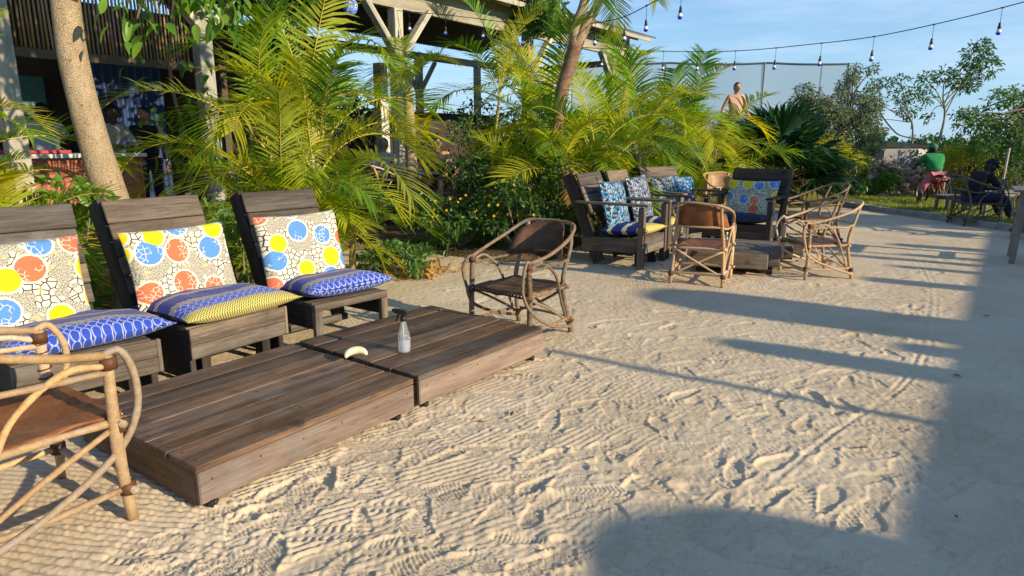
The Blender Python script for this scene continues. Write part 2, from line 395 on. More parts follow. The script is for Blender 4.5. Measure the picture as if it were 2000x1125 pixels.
    # soft toe scoops with a heap behind
    for _ in range(90):
        y = 1.3 + 7 * g.random() ** 1.4; x = g.uniform(-.8, .9) * (y + .5)
        if x < -.75 and y > 2.35 + (x + 1.2) * 1.3: continue
        a = g.uniform(0, 2 * np.pi); r0 = math.hypot(x, y + 1); t0 = math.atan2(x, y + 1); e = .25
        i0, i1 = np.searchsorted(rr, [r0 - e, r0 + e]); j0, j1 = np.searchsorted(th, [t0 - e / r0, t0 + e / r0])
        sl = (slice(i0, i1), slice(j0, j1)); dx = X[sl] - x; dy = Y[sl] - y
        s = dx * math.cos(a) + dy * math.sin(a); t = -dx * math.sin(a) + dy * math.cos(a); z = g.uniform(.3, .9)
        H[sl] += -.026 * z * np.exp(-(s / .05) ** 2 - (t / .034) ** 2) + .022 * z * np.exp(-((s - .075) / .04) ** 2 - (t / .05) ** 2)
    # bicycle tyre tracks
    for off in (0., .055):
        px = np.array([.1, .543, 1.044, 1.607, 2.412, 3.2, 4.5, 5.9]) + off * np.array([1, 1, .5, .2, .9, 1.4, 1.2, 1.2]); py = np.array([1.2, 1.98, 2.54, 3.09, 3.856, 4.92, 7.0, 10.])
        cc = catmull(np.c_[px, py], 30); yy = Y.clip(cc[0, 1], cc[-1, 1]); xc = np.interp(yy, cc[:, 1], cc[:, 0]); sl = np.interp(yy, cc[:, 1], np.gradient(cc[:, 0], cc[:, 1]))
        d = (X - xc) / np.sqrt(1 + sl ** 2); gsel = np.exp(-(d / .012) ** 2)
        H = H * (1 - .6 * gsel) - .008 * gsel * (.8 + .2 * np.sin(Y / .012)) + .004 * np.exp(-((np.abs(d) - .022) / .009) ** 2)
    tbl = np.minimum(np.hypot((X + .95) , (Y - 2.75)), 9)
    Z = H - H.mean()
    far = sst(Rg, 9, 14); Z = Z * (1 - .5 * far) * (.52 + .28 * near - .12 * sst(Y, 3.5, 6)) + .0042 * (np.abs(vnoise(wx, wy, .032, 51) - .5) * 2 - .4) * sst(vnoise(X, Y, .3, 52), .3, .6) + .0030 * (vnoise(X, Y, .014, 53) - .5)
    idx = np.arange(nr * nc).reshape(nr, nc)
    f = np.stack([idx[:-1, :-1], idx[:-1, 1:], idx[1:, 1:], idx[1:, :-1]], -1).reshape(-1, 4)[:, ::-1]
    me = mesh_np('sand', np.stack([X, Y, Z], -1).reshape(-1, 3), [f], M_sand, True)
    tag(obj('sand', me), kind='structure')
make_sand()
# sand goes on beside and behind the camera
sb = MB(); 
for (x0, y0, x1, y1) in ((-14, -14, 26, .3), (-14, .3, -1.2, 5.), (1.2, .3, 26, 9.)): sb.quad((x0, y0, -.05), (x1, y0, -.05), (x1, y1, -.05), (x0, y1, -.05))
sb = MB().quad((-14, -14, -.05), (40, -14, -.05), (40, 24, -.05), (-14, 24, -.05))
tag(obj('sand_beyond', sb.me('sand_beyond', M_sand)), kind='structure')

def yb(x):
    return np.interp(x, [-14, -8, -4.6, -3.6, -3.0, -2.5, -2.0, -1.5, -.9, 0, .5, .8, 1.2, 2, 3, 4, 5, 6, 7.4, 7.9, 8.3, 8.6, 9, 14, 15], [-2, 1.5, 3.6, 4.7, 6.0, 8.4, 9.4, 9.0, 8.3, 7.75, 7.9, 8.7, 9.6, 11.2, 12.6, 14., 15.3, 16.3, 17.1, 14.2, 11.1, 8.6, 5, -4, -4])
def berm(x, y): return .98 * sst(y - .12 * x, 13.6, 15.6) * sst(x, 1.5, 3.8) * (1 - sst(x, 6.3, 8.2)) 
def bedz(x, y):
    d = y - yb(x)
    return -.10 + .17 * sst(d + .18 * (vnoise(x, y, .5, 5) - .5), -.15, .45) + .05 * (vnoise(x, y, .7, 6) - .5) * sst(d, 0, 1) + berm(x, y)
gx, gy = np.meshgrid(np.linspace(-15, 22, 230), np.linspace(-3, 46, 300), indexing='xy')
gz = bedz(gx, gy); ii = np.arange(gx.size).reshape(gx.shape)
bf = np.stack([ii[:-1, :-1], ii[:-1, 1:], ii[1:, 1:], ii[1:, :-1]], -1).reshape(-1, 4)
keep = gz.ravel()[bf].max(1) > -.095
tag(obj('planting_bed', mesh_np('planting_bed', np.c_[gx.ravel(), gy.ravel(), gz.ravel()], [bf[keep]], M_soil, True)), kind='structure')

M_grass = leafmat('grass_blade', (.12, .24, .025), (.28, .40, .05), (.36, .38, .08), .38)
def grass(n, x0, x1, y0, y1, h, ok):
    x = rng.uniform(x0, x1, n); y = rng.uniform(y0, y1, n); k = ok(x, y); x, y = x[k], y[k]; n = len(x)
    z = bedz(x, y) - .01; a = rng.uniform(0, 2 * np.pi, n); hh = h * rng.uniform(.5, 1.3, n); w = .008 + .006 * rng.random(n)
    b = np.c_[x, y, z]; sd = np.c_[np.cos(a), np.sin(a), 0 * a] * w[:, None]; tip = b + np.c_[rng.normal(size=n) * .4 * hh, rng.normal(size=n) * .4 * hh, hh]
    v = np.stack([b - sd, b + sd, tip], 1).reshape(-1, 3); k = np.arange(n)[:, None] * 3
    return v, np.hstack([k, k + 1, k + 2])
v, f = grass(90000, 7.0, 16, 10., 19., .09, lambda x, y: (y > yb(x) + .12) & (vnoise(x, y, .9, 14) > .26))
tag(obj('grass', mesh_np('grass', v, [f], M_grass)), kind='stuff')

# kerb of concrete blocks between sand and grass
kb = thing('kerb', 'low grey concrete kerb between the sand and the grass', 'kerb', (7.5, 17.2, 0))
kp = catmull([(7.38, 17.3), (7.75, 14.6), (8.15, 11.8), (8.48, 9.3), (8.9, 6.2)], 6)
km = MB().box((0, 0, 0), (.47, .12, .16), None, .012).me('block', M_concrete)
dl = np.concatenate(([0], np.cumsum(np.linalg.norm(np.diff(kp, axis=0), axis=1)))); 
for s_ in np.arange(.25, dl[-1], .48):
    x = np.interp(s_, dl, kp[:, 0]); y = np.interp(s_, dl, kp[:, 1]); x2 = np.interp(s_ + .1, dl, kp[:, 0]); y2 = np.interp(s_ + .1, dl, kp[:, 1])
    o = obj('block', km, kb, (x - 7.5, y - 17.2, .03 + random.uniform(-.008, .008)), (0, random.uniform(-.02, .02), math.atan2(y2 - y, x2 - x) + random.uniform(-.02, .02)))

# ------------------------------------------------------------------ open pavilion with a bar
B = thing('pavilion', 'open timber pavilion with pale posts, dark bar and low roof', 'building', (-2.0, 12.0, 0), 53.13)
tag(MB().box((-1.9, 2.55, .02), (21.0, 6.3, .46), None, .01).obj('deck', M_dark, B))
for i, x in enumerate((-5.75, -3.5, 0., 3.9, 7.7)):
    o = MB().box((0, 0, 0), (.19, .19, 3.42), None, .008).obj('post', M_paleY, B, (x, 0, .25 + 1.71))
for x in (-9.6, -6.0, -1.9, 1.9, 5.2, 7.7):
    MB().box((0, 0, 0), (.17, .17, 3.42), None, .008).obj('post', M_paleY, B, (x, 4.6, .25 + 1.71))
board('beam', M_pale, B, (-12, 0, 3.77), (8.6, 0, 3.77), .10, .20)
board('beam', M_pale, B, (-12, 4.6, 3.74), (8.6, 4.6, 3.74), .1, .18)
board('beam', M_pale, B, (8.5, -.05, 3.58), (8.5, 4.5, 3.52), .1, .16)
for x in (0., 3.9, 7.7, -3.5):
    for s_ in (-1, 1):
        if (x == 7.7 and s_ > 0): continue
        board('brace', M_pale, B, (x + s_ * .1, -.07, 2.95), (x + s_ * .74, -.07, 3.71), .09, .15, (0, 1, 0))
for x in (1.9, -1.9, 5.2):
    for s_ in (-1, 1): board('brace', M_pale, B, (x + s_ * .09, 4.6, 2.85), (x + s_ * .65, 4.6, 3.62), .08, .12, (0, 1, 0))
def roofz(y): return 4.20 + .33 * (y + .5) if y < 2.6 else 4.20 + .33 * 3.1 - .33 * (y - 2.6)
for x in np.arange(-11.6, 8.7, .62):
    board('rafter', M_pale, B, (x, -.47, roofz(-.47) - .10), (x, 2.58, roofz(2.58) - .09), .06, .13, (0, 0, 1))
for y in np.arange(-.34, 2.5, .30): board('roof_board', M_roofwood, B, (-12, y, roofz(y) - .012), (9.0, y, roofz(y) - .012), .27, .018, (0, -.34, .94))
def corrug(name, x0, x1, ya, za, yb_, zb, pitch, amp, mat, par):
    n = int((x1 - x0) / pitch * 4); xs = np.linspace(x0, x1, n); w = amp * np.sin(2 * np.pi * xs / pitch)
    a = np.c_[xs, np.full(n, ya), za + w]; b = np.c_[xs, np.full(n, yb_), zb + w]; d = np.array([0, 0, -.012])
    v = np.vstack([a, b, a + d, b + d]); i = np.arange(n - 1)[:, None]
    f = np.vstack([np.hstack([i, i + 1, i + 1 + n, i + n]), np.hstack([i + 2 * n, i + 3 * n, i + 1 + 3 * n, i + 1 + 2 * n]), np.hstack([i, i + 2 * n, i + 1 + 2 * n, i + 1])])
    return obj(name, mesh_np(name, v, [f], mat, True), par)
corrug('roof_sheet', -12, 9.1, -.58, roofz(-.58) + .035, 2.62, roofz(2.6) + .04, .09, .014, M_roofsheet, B)
corrug('roof_sheet', -12, 9.1, 2.62, roofz(2.6) + .04, 5.6, roofz(5.6) + .03, .09, .014, M_roofsheet, B)
board('fascia', M_pale, B, (-12, -.52, 4.13), (8.9, -.52, 4.13), .03, .10)
board('ledge', M_pale, B, (-12, -.02, 4.03), (8.6, -.02, 4.03), .04, .31)
# bar end: dark back wall, blue sheet door, teal wall, hanging screen of canes, counter
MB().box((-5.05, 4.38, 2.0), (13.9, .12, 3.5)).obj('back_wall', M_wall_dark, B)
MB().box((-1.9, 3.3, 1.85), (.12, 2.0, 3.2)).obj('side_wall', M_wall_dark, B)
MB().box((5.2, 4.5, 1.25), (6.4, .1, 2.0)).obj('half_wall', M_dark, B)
for x in (.6, 2.7, 3.5): MB().box((x, 3.4, 1.75), (.24, .24, 3.0), None, .01).obj('column', M_white, B)
MB().box((3.1, 3.3, 2.25), (.56, .2, .05)).obj('shelf', M_pale, B)
for k in range(7): MB().tube([(2.88 + .075 * k, 3.28, 1.75), (2.88 + .075 * k, 3.28, 1.98), (2.88 + .075 * k, 3.28, 2.08)], [.03, .03, .011], 7).obj('shelf_bottle', (M_black, M_white, M_bluesheet)[k % 3], B)
MB().box((3.1, 3.3, 1.73), (.56, .2, .04)).obj('shelf', M_pale, B)
MB().box((-4.9, 4.27, 2.0), (1.9, .06, 1.0)).obj('wall_panel', M_teal, B)
MB().box((-4.9, 4.05, 1.55), (1.8, .35, .05)).obj('shelf', M_white, B)
xs = np.linspace(-3.66, -2.45, 120); w = .03 * np.sin(2 * np.pi * xs / .13)
va = np.c_[xs, 3.3 + w, np.full(120, .3)]; vb = np.c_[xs, 3.3 + w, np.full(120, 2.75)]; i = np.arange(119)[:, None]
bs = np.vstack([va, vb, va + [0, .02, 0], vb + [0, .02, 0]])
obj('blue_sheet', mesh_np('blue_sheet', bs, [np.vstack([np.hstack([i, i + 1, i + 121, i + 120]), np.hstack([i + 240, i + 360, i + 361, i + 241])])], M_bluesheet, True), B)
board('rail', M_roofwood, B, (-11, .06, 2.41), (-3.62, .06, 2.41), .06, .10)
board('rail', M_roofwood, B, (-11, .06, 3.36), (-3.62, .06, 3.36), .06, .12)
cm_ = MB().tube([(0, 0, -.45), (.004, 0, 0), (0, 0, .45)], .013, 6).me('cane', M_cane)
for k, x in enumerate(np.arange(-7.6, -3.66, .043)): obj('cane', cm_, B, (x, .06 + random.uniform(-.012, .012), 2.88 + random.uniform(-.02, .02)), (random.uniform(-.015, .015), random.uniform(-.015, .015), k * 1.3), (1, 1, random.uniform(.98, 1.05)))
for a, b in (((-5.75, -.02, 2.95), (-6.4, -.02, 3.66)), ((-5.75, -.02, 2.95), (-5.1, -.02, 3.66)), ((-3.5, .16, 2.9), (-4.3, .16, 3.66))): board('brace', M_roofwood, B, a, b, .08, .12, (0, 1, 0))
board('beam', M_roofwood, B, (-12, .35, 3.6), (-3.6, .35, 3.6), .1, .16)

C_ = thing('bar_counter', 'red tiled bar counter with white top in dark bar', 'counter', (-2 + .6 * -6.1 - .8 * .75, 12 + .8 * -6.1 + .6 * .75, .25), 53.13)
MB().box((0, .02, .5), (3.7, .46, 1.0)).obj('body', M_grout, C_)
MB().box((0, 0, 1.03), (3.86, .62, .05), None, .006).obj('counter_top', M_white, C_)
MB().box((-.2, .05, 1.08), (2.6, .4, .04), None, .004).obj('runner', plain('red_cloth', (.45, .06, .07), .8), C_)
tm = MB().box((0, 0, 0), (.115, .012, .115), None, .003).me('tile', M_redtile)
for i in range(31):
    for j in range(8): obj('tile', tm, C_, (-1.83 + i * .122, -.216 + random.uniform(-.002, .002), .07 + j * .122), (0, random.uniform(-.02, .02), 0))
MB().box((1.87, -.0, .5), (.02, .5, 1.0)).obj('end_panel', M_redtile, C_)

# ------------------------------------------------------------------ unseen structures across the yard; tanks, parasol and posts added for their shadows
SH = Vector((.843, -.537))
bar = thing('beach_bar', 'long low timber bar across the yard, roof edge shading the sand', 'building', (7.9, -.1, 0), 53.13)
for x in np.arange(-9, 14.1, 2.9): MB().box((0, 0, 0), (.16, .16, 2.0), None, .006).obj('post', M_paleY, bar, (x, 0, 1.0)); 
for x in np.arange(-9, 14.1, 2.9): MB().box((0, 0, 0), (.16, .16, 2.06), None, .006).obj('post', M_paleY, bar, (x, -3.2, 1.03))
MB().box((2.5, -1.6, 2.275), (25.0, 4.0, .10), Matrix.Rotation(R(-2), 3, 'X')).obj('roof', M_roofsheet, bar)
MB().box((2.5, -1.2, 1.0), (24.4, .1, 2.0)).obj('wall', M_wall_dark, bar)
def onshadow(px, py, D): return px + SH.x * D, py + SH.y * D, D * math.tan(R(SUN_EL))
for (px, py, D, w, nm, lb) in ((.22, 4.5, 9.1, .075, 'pole', 'thin bare pole beyond the bar roof'), (2.87, 4.53, 7.5, .30, 'post', 'thick timber post beside the bar roof, added for its shadow'), (4.6, 7.7, 9.3, .22, 'post', 'tall post far along the bar, added for its shadow'), (5.2, 8.6, 9.6, .16, 'post', 'slim post far along the bar, added for its shadow'), (3.9, 6.95, 9.2, .3, 'post', 'broad post beyond the far end of the bar roof, added for its shadow'), (5.6, 9.4, 9.8, .34, 'post', 'broad post at the far end of the bar, added for its shadow')):
    x, y, z = onshadow(px, py, D); b = MB().tube([(0, 0, 0), (0, 0, z * .6), (.01, 0, z)], [w * .6, w * .55, w * .48], 8); o = b.obj('timber_' + nm, M_paleY, None, (x, y, 0)); tag(o, lb + (' casting a long shadow' if nm == 'pole' else ''), 'post')  # posts placed out of view to throw the other streaks on the sand
def tank(px, py, D, r, hgt, lb, nm='shadow_tank'):
    x, y, z = onshadow(px, py, D); t = thing(nm, lb, 'shadow caster', (x, y, 0)); MB().lathe([(r * .9, z - hgt), (r, z - hgt + .05), (r, z - .18), (r * .75, z - .04), (.05, z)], 20).obj('tank', M_black, t)  # unseen tank form, added so that its shadow lands at the given point
    for a in range(4): MB().tube([(r * .7 * math.cos(a * 1.57), r * .7 * math.sin(a * 1.57), 0), (r * .7 * math.cos(a * 1.57), r * .7 * math.sin(a * 1.57), z - hgt + .02)], .05, 6).obj('leg', M_pale, t)
tank(1.45, 6.25, 10.4, .42, 1.2, 'large black tank form on stilts behind the bar, added for its broad shadow')
tank(1.55, 4.70, 8.3, .17, .62, 'small black tank form on stilts behind the bar, added for its short shadow')
x, y, z = onshadow(.42, 2.18, 7.9); t = thing('shadow_parasol', 'unseen round parasol beside the bar, shaped for its rounded shadow', 'parasol', (x, y, 0))  # unseen parasol, its dome shaped to cast the rounded shadow
MB().tube([(0, 0, 0), (0, 0, z)], .05, 8).obj('pole', M_pale, t); MB().lathe([(.62, z - .85), (.66, z - .75), (.62, z - .4), (.5, z - .16), (.25, z - .03), (.03, z)], 18).obj('thatch', plain('thatch', (.3, .22, .12), .9, .4, 30.), t)
# ------------------------------------------------------------------ fabrics
def disc_fabric(name, seed):
    M = Mat(name); uv = M.co('UV'); mp = M.n('Mapping'); M.lk(uv, mp.inputs[0]); mp.inputs['Location'].default_value = (seed * .37, seed * .53, 0); v = V(M.t, mp.outputs[0])
    warp = M.noise(v, 60., 2); 
    sc = 4.9
    d = M.vor(v, sc, 'F1', 'Distance', .62, '2D'); cid = M.sep(M.vor(v, sc, 'F1', 'Color', .62, '2D'))
    d = d + (warp - .5) * .03
    cr = M.vor(v, 27., 'DISTANCE_TO_EDGE', 'Distance', .85, '2D')
    zone = M.noise(v, 6.5, 2)
    line = cr.ss(.05, .12, 1., 0.)
    cream = (.80, .76, .60); ink = (.045, .032, .022)
    spk = M.noise(v, 210., 2, .7); spk2 = (spk.ss(.44, .52) * 1.)
    bg1 = M.mix(cream, ink, line)                        # big crackle stones
    bg2 = M.mix(cream, ink, spk2 * .85)                   # fine speckle
    bg = M.mix(bg2, bg1, zone.ss(.49, .52))
    bg = M.mix(bg, (.80, .70, .25), M.noise(v, 17., 2).ss(.6, .68) * .45)
    dc = M.mix((.76, .185, .085), (.11, .29, .62), cid[0] > .36); dc = M.mix(dc, (.84, .66, .012), cid[0] > .66)
    crk = M.vor(v, 34., 'DISTANCE_TO_EDGE', 'Distance', 1., '2D').ss(.03, .07, 1., 0.) * (M.noise(v, 11., 1).ss(.5, .54)) * (cid[0] < .66)
    dc = M.mix(dc, (.86, .78, .66), crk)
    rad = cid[1] * .10 + .29
    c = M.mix(bg, (.83, .78, .6), (d < rad + .055)); c = M.mix(c, dc, (d < rad))
    th = M.noise(uv, 900., 1)
    return M.bsdf(c, .85, .2, bump=M.bump(th + M.noise(v, 9., 3) * 3., .25, .004), sheen=.1)
def wax_fabric(name, off, edge=True, seed=0.):
    """printed blue cloth: bands across the depth of the cushion (v=0 at the front edge)"""
    M = Mat(name); x, y, _ = M.sep(M.co('UV')); y = y - off
    wob = (x * 9. + seed).f('SINE') * .006; y = y + wob
    blue = (.035, .085, .50); deep = (.02, .035, .20); pale = (.62, .68, .82); yel = (.86, .70, .05); hat = (.62, .55, .26)
    # scallops: rows of round cells with white dotted outlines
    cw = .050; row = (y / .052).f('FLOOR'); cx = (x + row.mod(2.) * .0) / cw; fx = cx.f('FRACT') - .5; fy = (y / .052).f('FRACT') - .5
    rr = (fx * fx * 1.0 + fy * fy * .85).f('SQRT'); ring = ((rr - .42).f('ABSOLUTE')).ss(.035, .07, 1., 0.)
    dots = (x * 420.).f('SINE').ss(-.3, .5) * .35 + .65
    scal = M.mix(blue, pale, ring * dots * .8); gap = (fy.f('ABSOLUTE')).ss(.44, .49); scal = M.mix(scal, deep, gap)
    dash = (x * 180. + y * 260.).f('SINE').ss(-.2, .2); hatch = M.mix(deep, hat, dash * .9)
    ck = ((x * 2 * math.pi / .017).f('SINE') * (y * 2 * math.pi / .017).f('SINE')).ss(-.15, .1); chk = M.mix((.05, .08, .2), yel, ck)
    deepc = M.mix(deep, (.03, .055, .3), M.noise(M.co('UV'), 30., 3))
    c = scal
    if edge: c = M.mix(chk, scal, y > .085)
    for (a, b, m_) in ((.215, .27, hatch), (.27, .40, deepc), (.40, .44, hatch), (.44, 9., deepc)): c = M.mix(c, m_, (y > a) * (y < b))
    return M.bsdf(c, .8, .2, bump=M.bump(M.noise(M.co('UV'), 700., 1) + M.noise(M.co('UV'), 7., 3) * 4., .3, .004), sheen=.1)
def leafy_fabric(name, tint):
    M = Mat(name); v = M.co('UV'); a = M.vor(v, 42., 'F1', 'Color', 1., '2D'); s = M.sep(a); d = M.vor(v, 42., 'DISTANCE_TO_EDGE', 'Distance', 1., '2D')
    c = M.mix((.42, .50, .56), tint, s[0] > .38); c = M.mix(c, (.02, .03, .06), s[1] > .7); c = M.mix(c, (.40, .12, .1), s[2] > .97)
    c = M.mix(c, (.03, .04, .08), d < .07); return M.bsdf(c, .8, .2)
def block_fabric(name):
    M = Mat(name); x, y, _ = M.sep(M.co('UV')); yel = (.58, .48, .14); blue = (.018, .035, .20); pale = (.60, .58, .38)
    w = (x * 14.).f('SINE') * .02 + y; c = M.mix(yel, blue, w > .14); c = M.mix(c, pale, (w > .27) * (w < .33)); c = M.mix(c, pale, (w > .46) * (w < .51))
    return M.bsdf(c, .8, .2)
FA = [disc_fabric('disc_print_cloth', 1.), disc_fabric('disc_print_cloth_bright', 2.6), disc_fabric('disc_print_cloth_large', 4.4), disc_fabric('disc_print_cloth_dark', 6.1)]
FW = [wax_fabric('blue_wax_cloth', -.09, True, 1.), wax_fabric('blue_wax_cloth_yellow', 0., True, 0.), wax_fabric('blue_wax_cloth_scallop', -.10, True, 2.)]
FL = [leafy_fabric('leafy_print_cloth', (.08, .28, .46)), leafy_fabric('leafy_print_cloth_grey', (.18, .24, .32)), leafy_fabric('leafy_print_cloth_blue', (.02, .22, .52))]
FB = block_fabric('blue_block_cloth')

def cushion_mesh(name, w, d, t, mat, puff=.35, ear=.02, sag=0., seed=0, N=26):
    u = np.linspace(-1, 1, N); A, Bq = np.meshgrid(u, u, indexing='xy')
    prof = np.clip((1 - np.abs(A) ** 3.4) * (1 - np.abs(Bq) ** 3.4), 0, 1) ** puff
    cor = 1 - .05 * (1 - (A * Bq) ** 2) * (np.maximum(np.abs(A), np.abs(Bq)) ** 4) + ear * (np.abs(A * Bq) ** 4)
    X = A * w / 2 * cor; Y = Bq * d / 2 * cor
    n1 = (vnoise(X + 5, Y + 5, .16, seed) - .5) * .022 + (vnoise(X * 1. + 9, Y * .5 + 9, .05, seed + 3) - .5) * .009
    top = prof * (t / 2 + n1) - sag * (1 - A * A); bot = -prof * t / 2 - sag * (1 - A * A)
    v = np.vstack([np.c_[X.ravel(), Y.ravel(), top.ravel()], np.c_[X.ravel(), Y.ravel(), bot.ravel() - 1e-4]])
    uv = np.c_[(X.ravel() + w / 2), (Y.ravel() + d / 2)]; uv = np.vstack([uv, uv])
    i = np.arange(N * N).reshape(N, N); q = np.stack([i[:-1, :-1], i[:-1, 1:], i[1:, 1:], i[1:, :-1]], -1).reshape(-1, 4)
    edge = np.concatenate([i[0], i[1:, -1], i[-1, -2::-1], i[-2:0, 0][::1]]); e2 = np.roll(edge, -1)
    side = np.stack([edge, edge + N * N, e2 + N * N, e2], -1)
    return mesh_np(name, v, [q, q[:, ::-1] + N * N, side], mat, True, None, uv)

# ------------------------------------------------------------------ slatted lounge seats and their cushions
LEAN = math.atan2(.32, .73)
def lounge(label, x, y, rz, w, front='boards', shift=0., mat=None, arms=False, nback=3, group='slatted wooden lounge seats', armz=.74):
    m = mat or M_old; t = thing('lounge_seat', label, 'seat', (x, y, 0), rz, group)
    h = w / 2
    for s_ in (-1, 1):
        if arms or front != 'boards': board('side_board', m if arms else M_dark, t, (s_ * (h - .02), .032, .265), (s_ * (h - .02), .80, .235), .035, .17)
        else: board('side_board', M_dark, t, (s_ * (h - .02), .032, .19), (s_ * (h - .02), .80, .18), .035, .32)
        # raking back post: a wide board on edge
        board('back_post', M_dark, t, (s_ * (h - .035) + shift, .575, .03), (s_ * (h - .035) + shift, 1.03, 1.06), .045, .15, (0, 1, .4))
    if front == 'boards':
        board('front_board', m, t, (-h, .012, .215), (h, .012, .215), .026, .088); board('front_board', m, t, (-h, .012, .312), (h, .012, .312), .026, .100)
        for s_ in (-1, 1): board('leg', M_dark, t, (s_ * (h - .12), .10, .0), (s_ * (h - .12), .10, .17), .09, .06)
        board('end_strip', m, t, (h + .012, .014, .172), (h + .012, .014, .364), .03, .022, (1, 0, 0))
    else:
        board('front_rail', m, t, (-h, .02, .335), (h, .02, .335), .045, .05)
        for s_ in (-1, 1): board('leg', m, t, (s_ * (h - .03), .022, .0), (s_ * (h - .03), .022, .308), .044, .058, (1, 0, 0))
        board('stretcher', m, t, (-h + .06, .45, .10), (h - .06, .45, .10), .04, .05)
    for k in range(5): board('seat_slat', m, t, (-h + .01, .10 + k * .125, .352 - k * .012), (h - .01, .10 + k * .125, .352 - k * .012), .10, .02)
    dx = Vector((0, math.sin(LEAN), math.cos(LEAN))); nf = Vector((0, -math.cos(LEAN), math.sin(LEAN)))
    top = Vector((shift, .905, 1.075)); hs = [.155, .105, .11, .12, .12]; z = 0
    for k in range(nback + 2):
        c = top - dx * (z + hs[k] / 2) ; z += hs[k] + .006
        board('back_slat', m, t, c - Vector((h - random.uniform(0, .012), 0, 0)), c + Vector((h - random.uniform(0, .012), 0, 0)), .026, hs[k], tuple(dx), .005)
    if arms:
        for s_ in (-1, 1):
            board('arm_post', m, t, (s_ * (h + .03), .02, 0), (s_ * (h + .03), .02, armz - .03), .07, .07, (1, 0, 0))
            board('armrest', m, t, (s_ * (h + .03), -.06, armz), (s_ * (h + .03), .86, armz + .005), .10, .028)
    return t, Matrix.Translation((x, y, 0)) @ Matrix.Rotation(R(rz), 4, 'Z')
def cush(name, label, me, T, loc, rot, group, cat='cushion'):
    o = obj(name, me); o.matrix_world = T @ Matrix.Translation(loc) @ rot.to_4x4(); return tag(o, label, cat, group)
ROTB = Matrix.Rotation(math.pi / 2 - R(15), 3, 'X')      # a cushion standing against the raked back
gB, gS = 'printed back cushions', 'blue seat cushions'
def backpos(dz, off=.085): # along the backrest from the seat
    a_ = R(15); return (0, .555 + math.sin(a_) * dz - math.cos(a_) * off, .385 + math.cos(a_) * dz + math.sin(a_) * off)
t1, T1 = lounge('weathered slatted seat at the left edge behind the peeled cane chair', -2.228, 3.301, 47, .67, shift=-.10)
t2, T2 = lounge('weathered slatted seat with two wide front boards below the yellow edged cushion', -1.725, 4.03, 56.1, .67)
t3, T3 = lounge('weathered slatted seat with an open front on two stubby legs', -1.14, 4.588, 49.4, .626, front='open', nback=2)
def place_back(T, lb, me, sx, roll, dz=.29):
    p = backpos(dz); cush('back_cushion', lb, me, T, (sx, p[1], p[2]), Matrix.Rotation(roll, 3, 'Y') @ ROTB, gB)
place_back(T1, 'cream back cushion with blue and red discs at the left edge', cushion_mesh('back_cushion', .72, .54, .15, FA[0], .13, .01, 0, 1), -.19, .0, .255)
place_back(T2, 'cream back cushion with yellow, blue and red discs on the middle slatted seat', cushion_mesh('back_cushion', .69, .52, .15, FA[1], .13, .01, 0, 2), -.035, -.005, .25)
place_back(T3, 'cream disc printed back cushion on the open fronted seat', cushion_mesh('back_cushion', .67, .55, .15, FA[2], .13, .01, 0, 4), -.05, .0, .26)
def place_seat(T, lb, w, d, mat, sx, yaw, y=.285, t=.15, tilt=-.06, seed=0, z=.425):
    cush('seat_cushion', lb, cushion_mesh('seat_cushion', w, d, t, mat, .5, .05, 0, seed), T, (sx, y, z), Matrix.Rotation(yaw, 3, 'Z') @ Matrix.Rotation(tilt, 3, 'X'), gS)
place_seat(T1, 'blue scalloped seat cushion with a pointed corner behind the peeled cane chair', .80, .62, FW[2], .02, .04, seed=7)
place_seat(T2, 'blue seat cushion with a yellow chequered front edge', .78, .64, FW[1], .03, .0, y=.26, seed=8, tilt=.0)
place_seat(T3, 'blue seat cushion with a scalloped front on the open fronted seat', .70, .60, FW[0], .03, -.02, y=.30, seed=9)

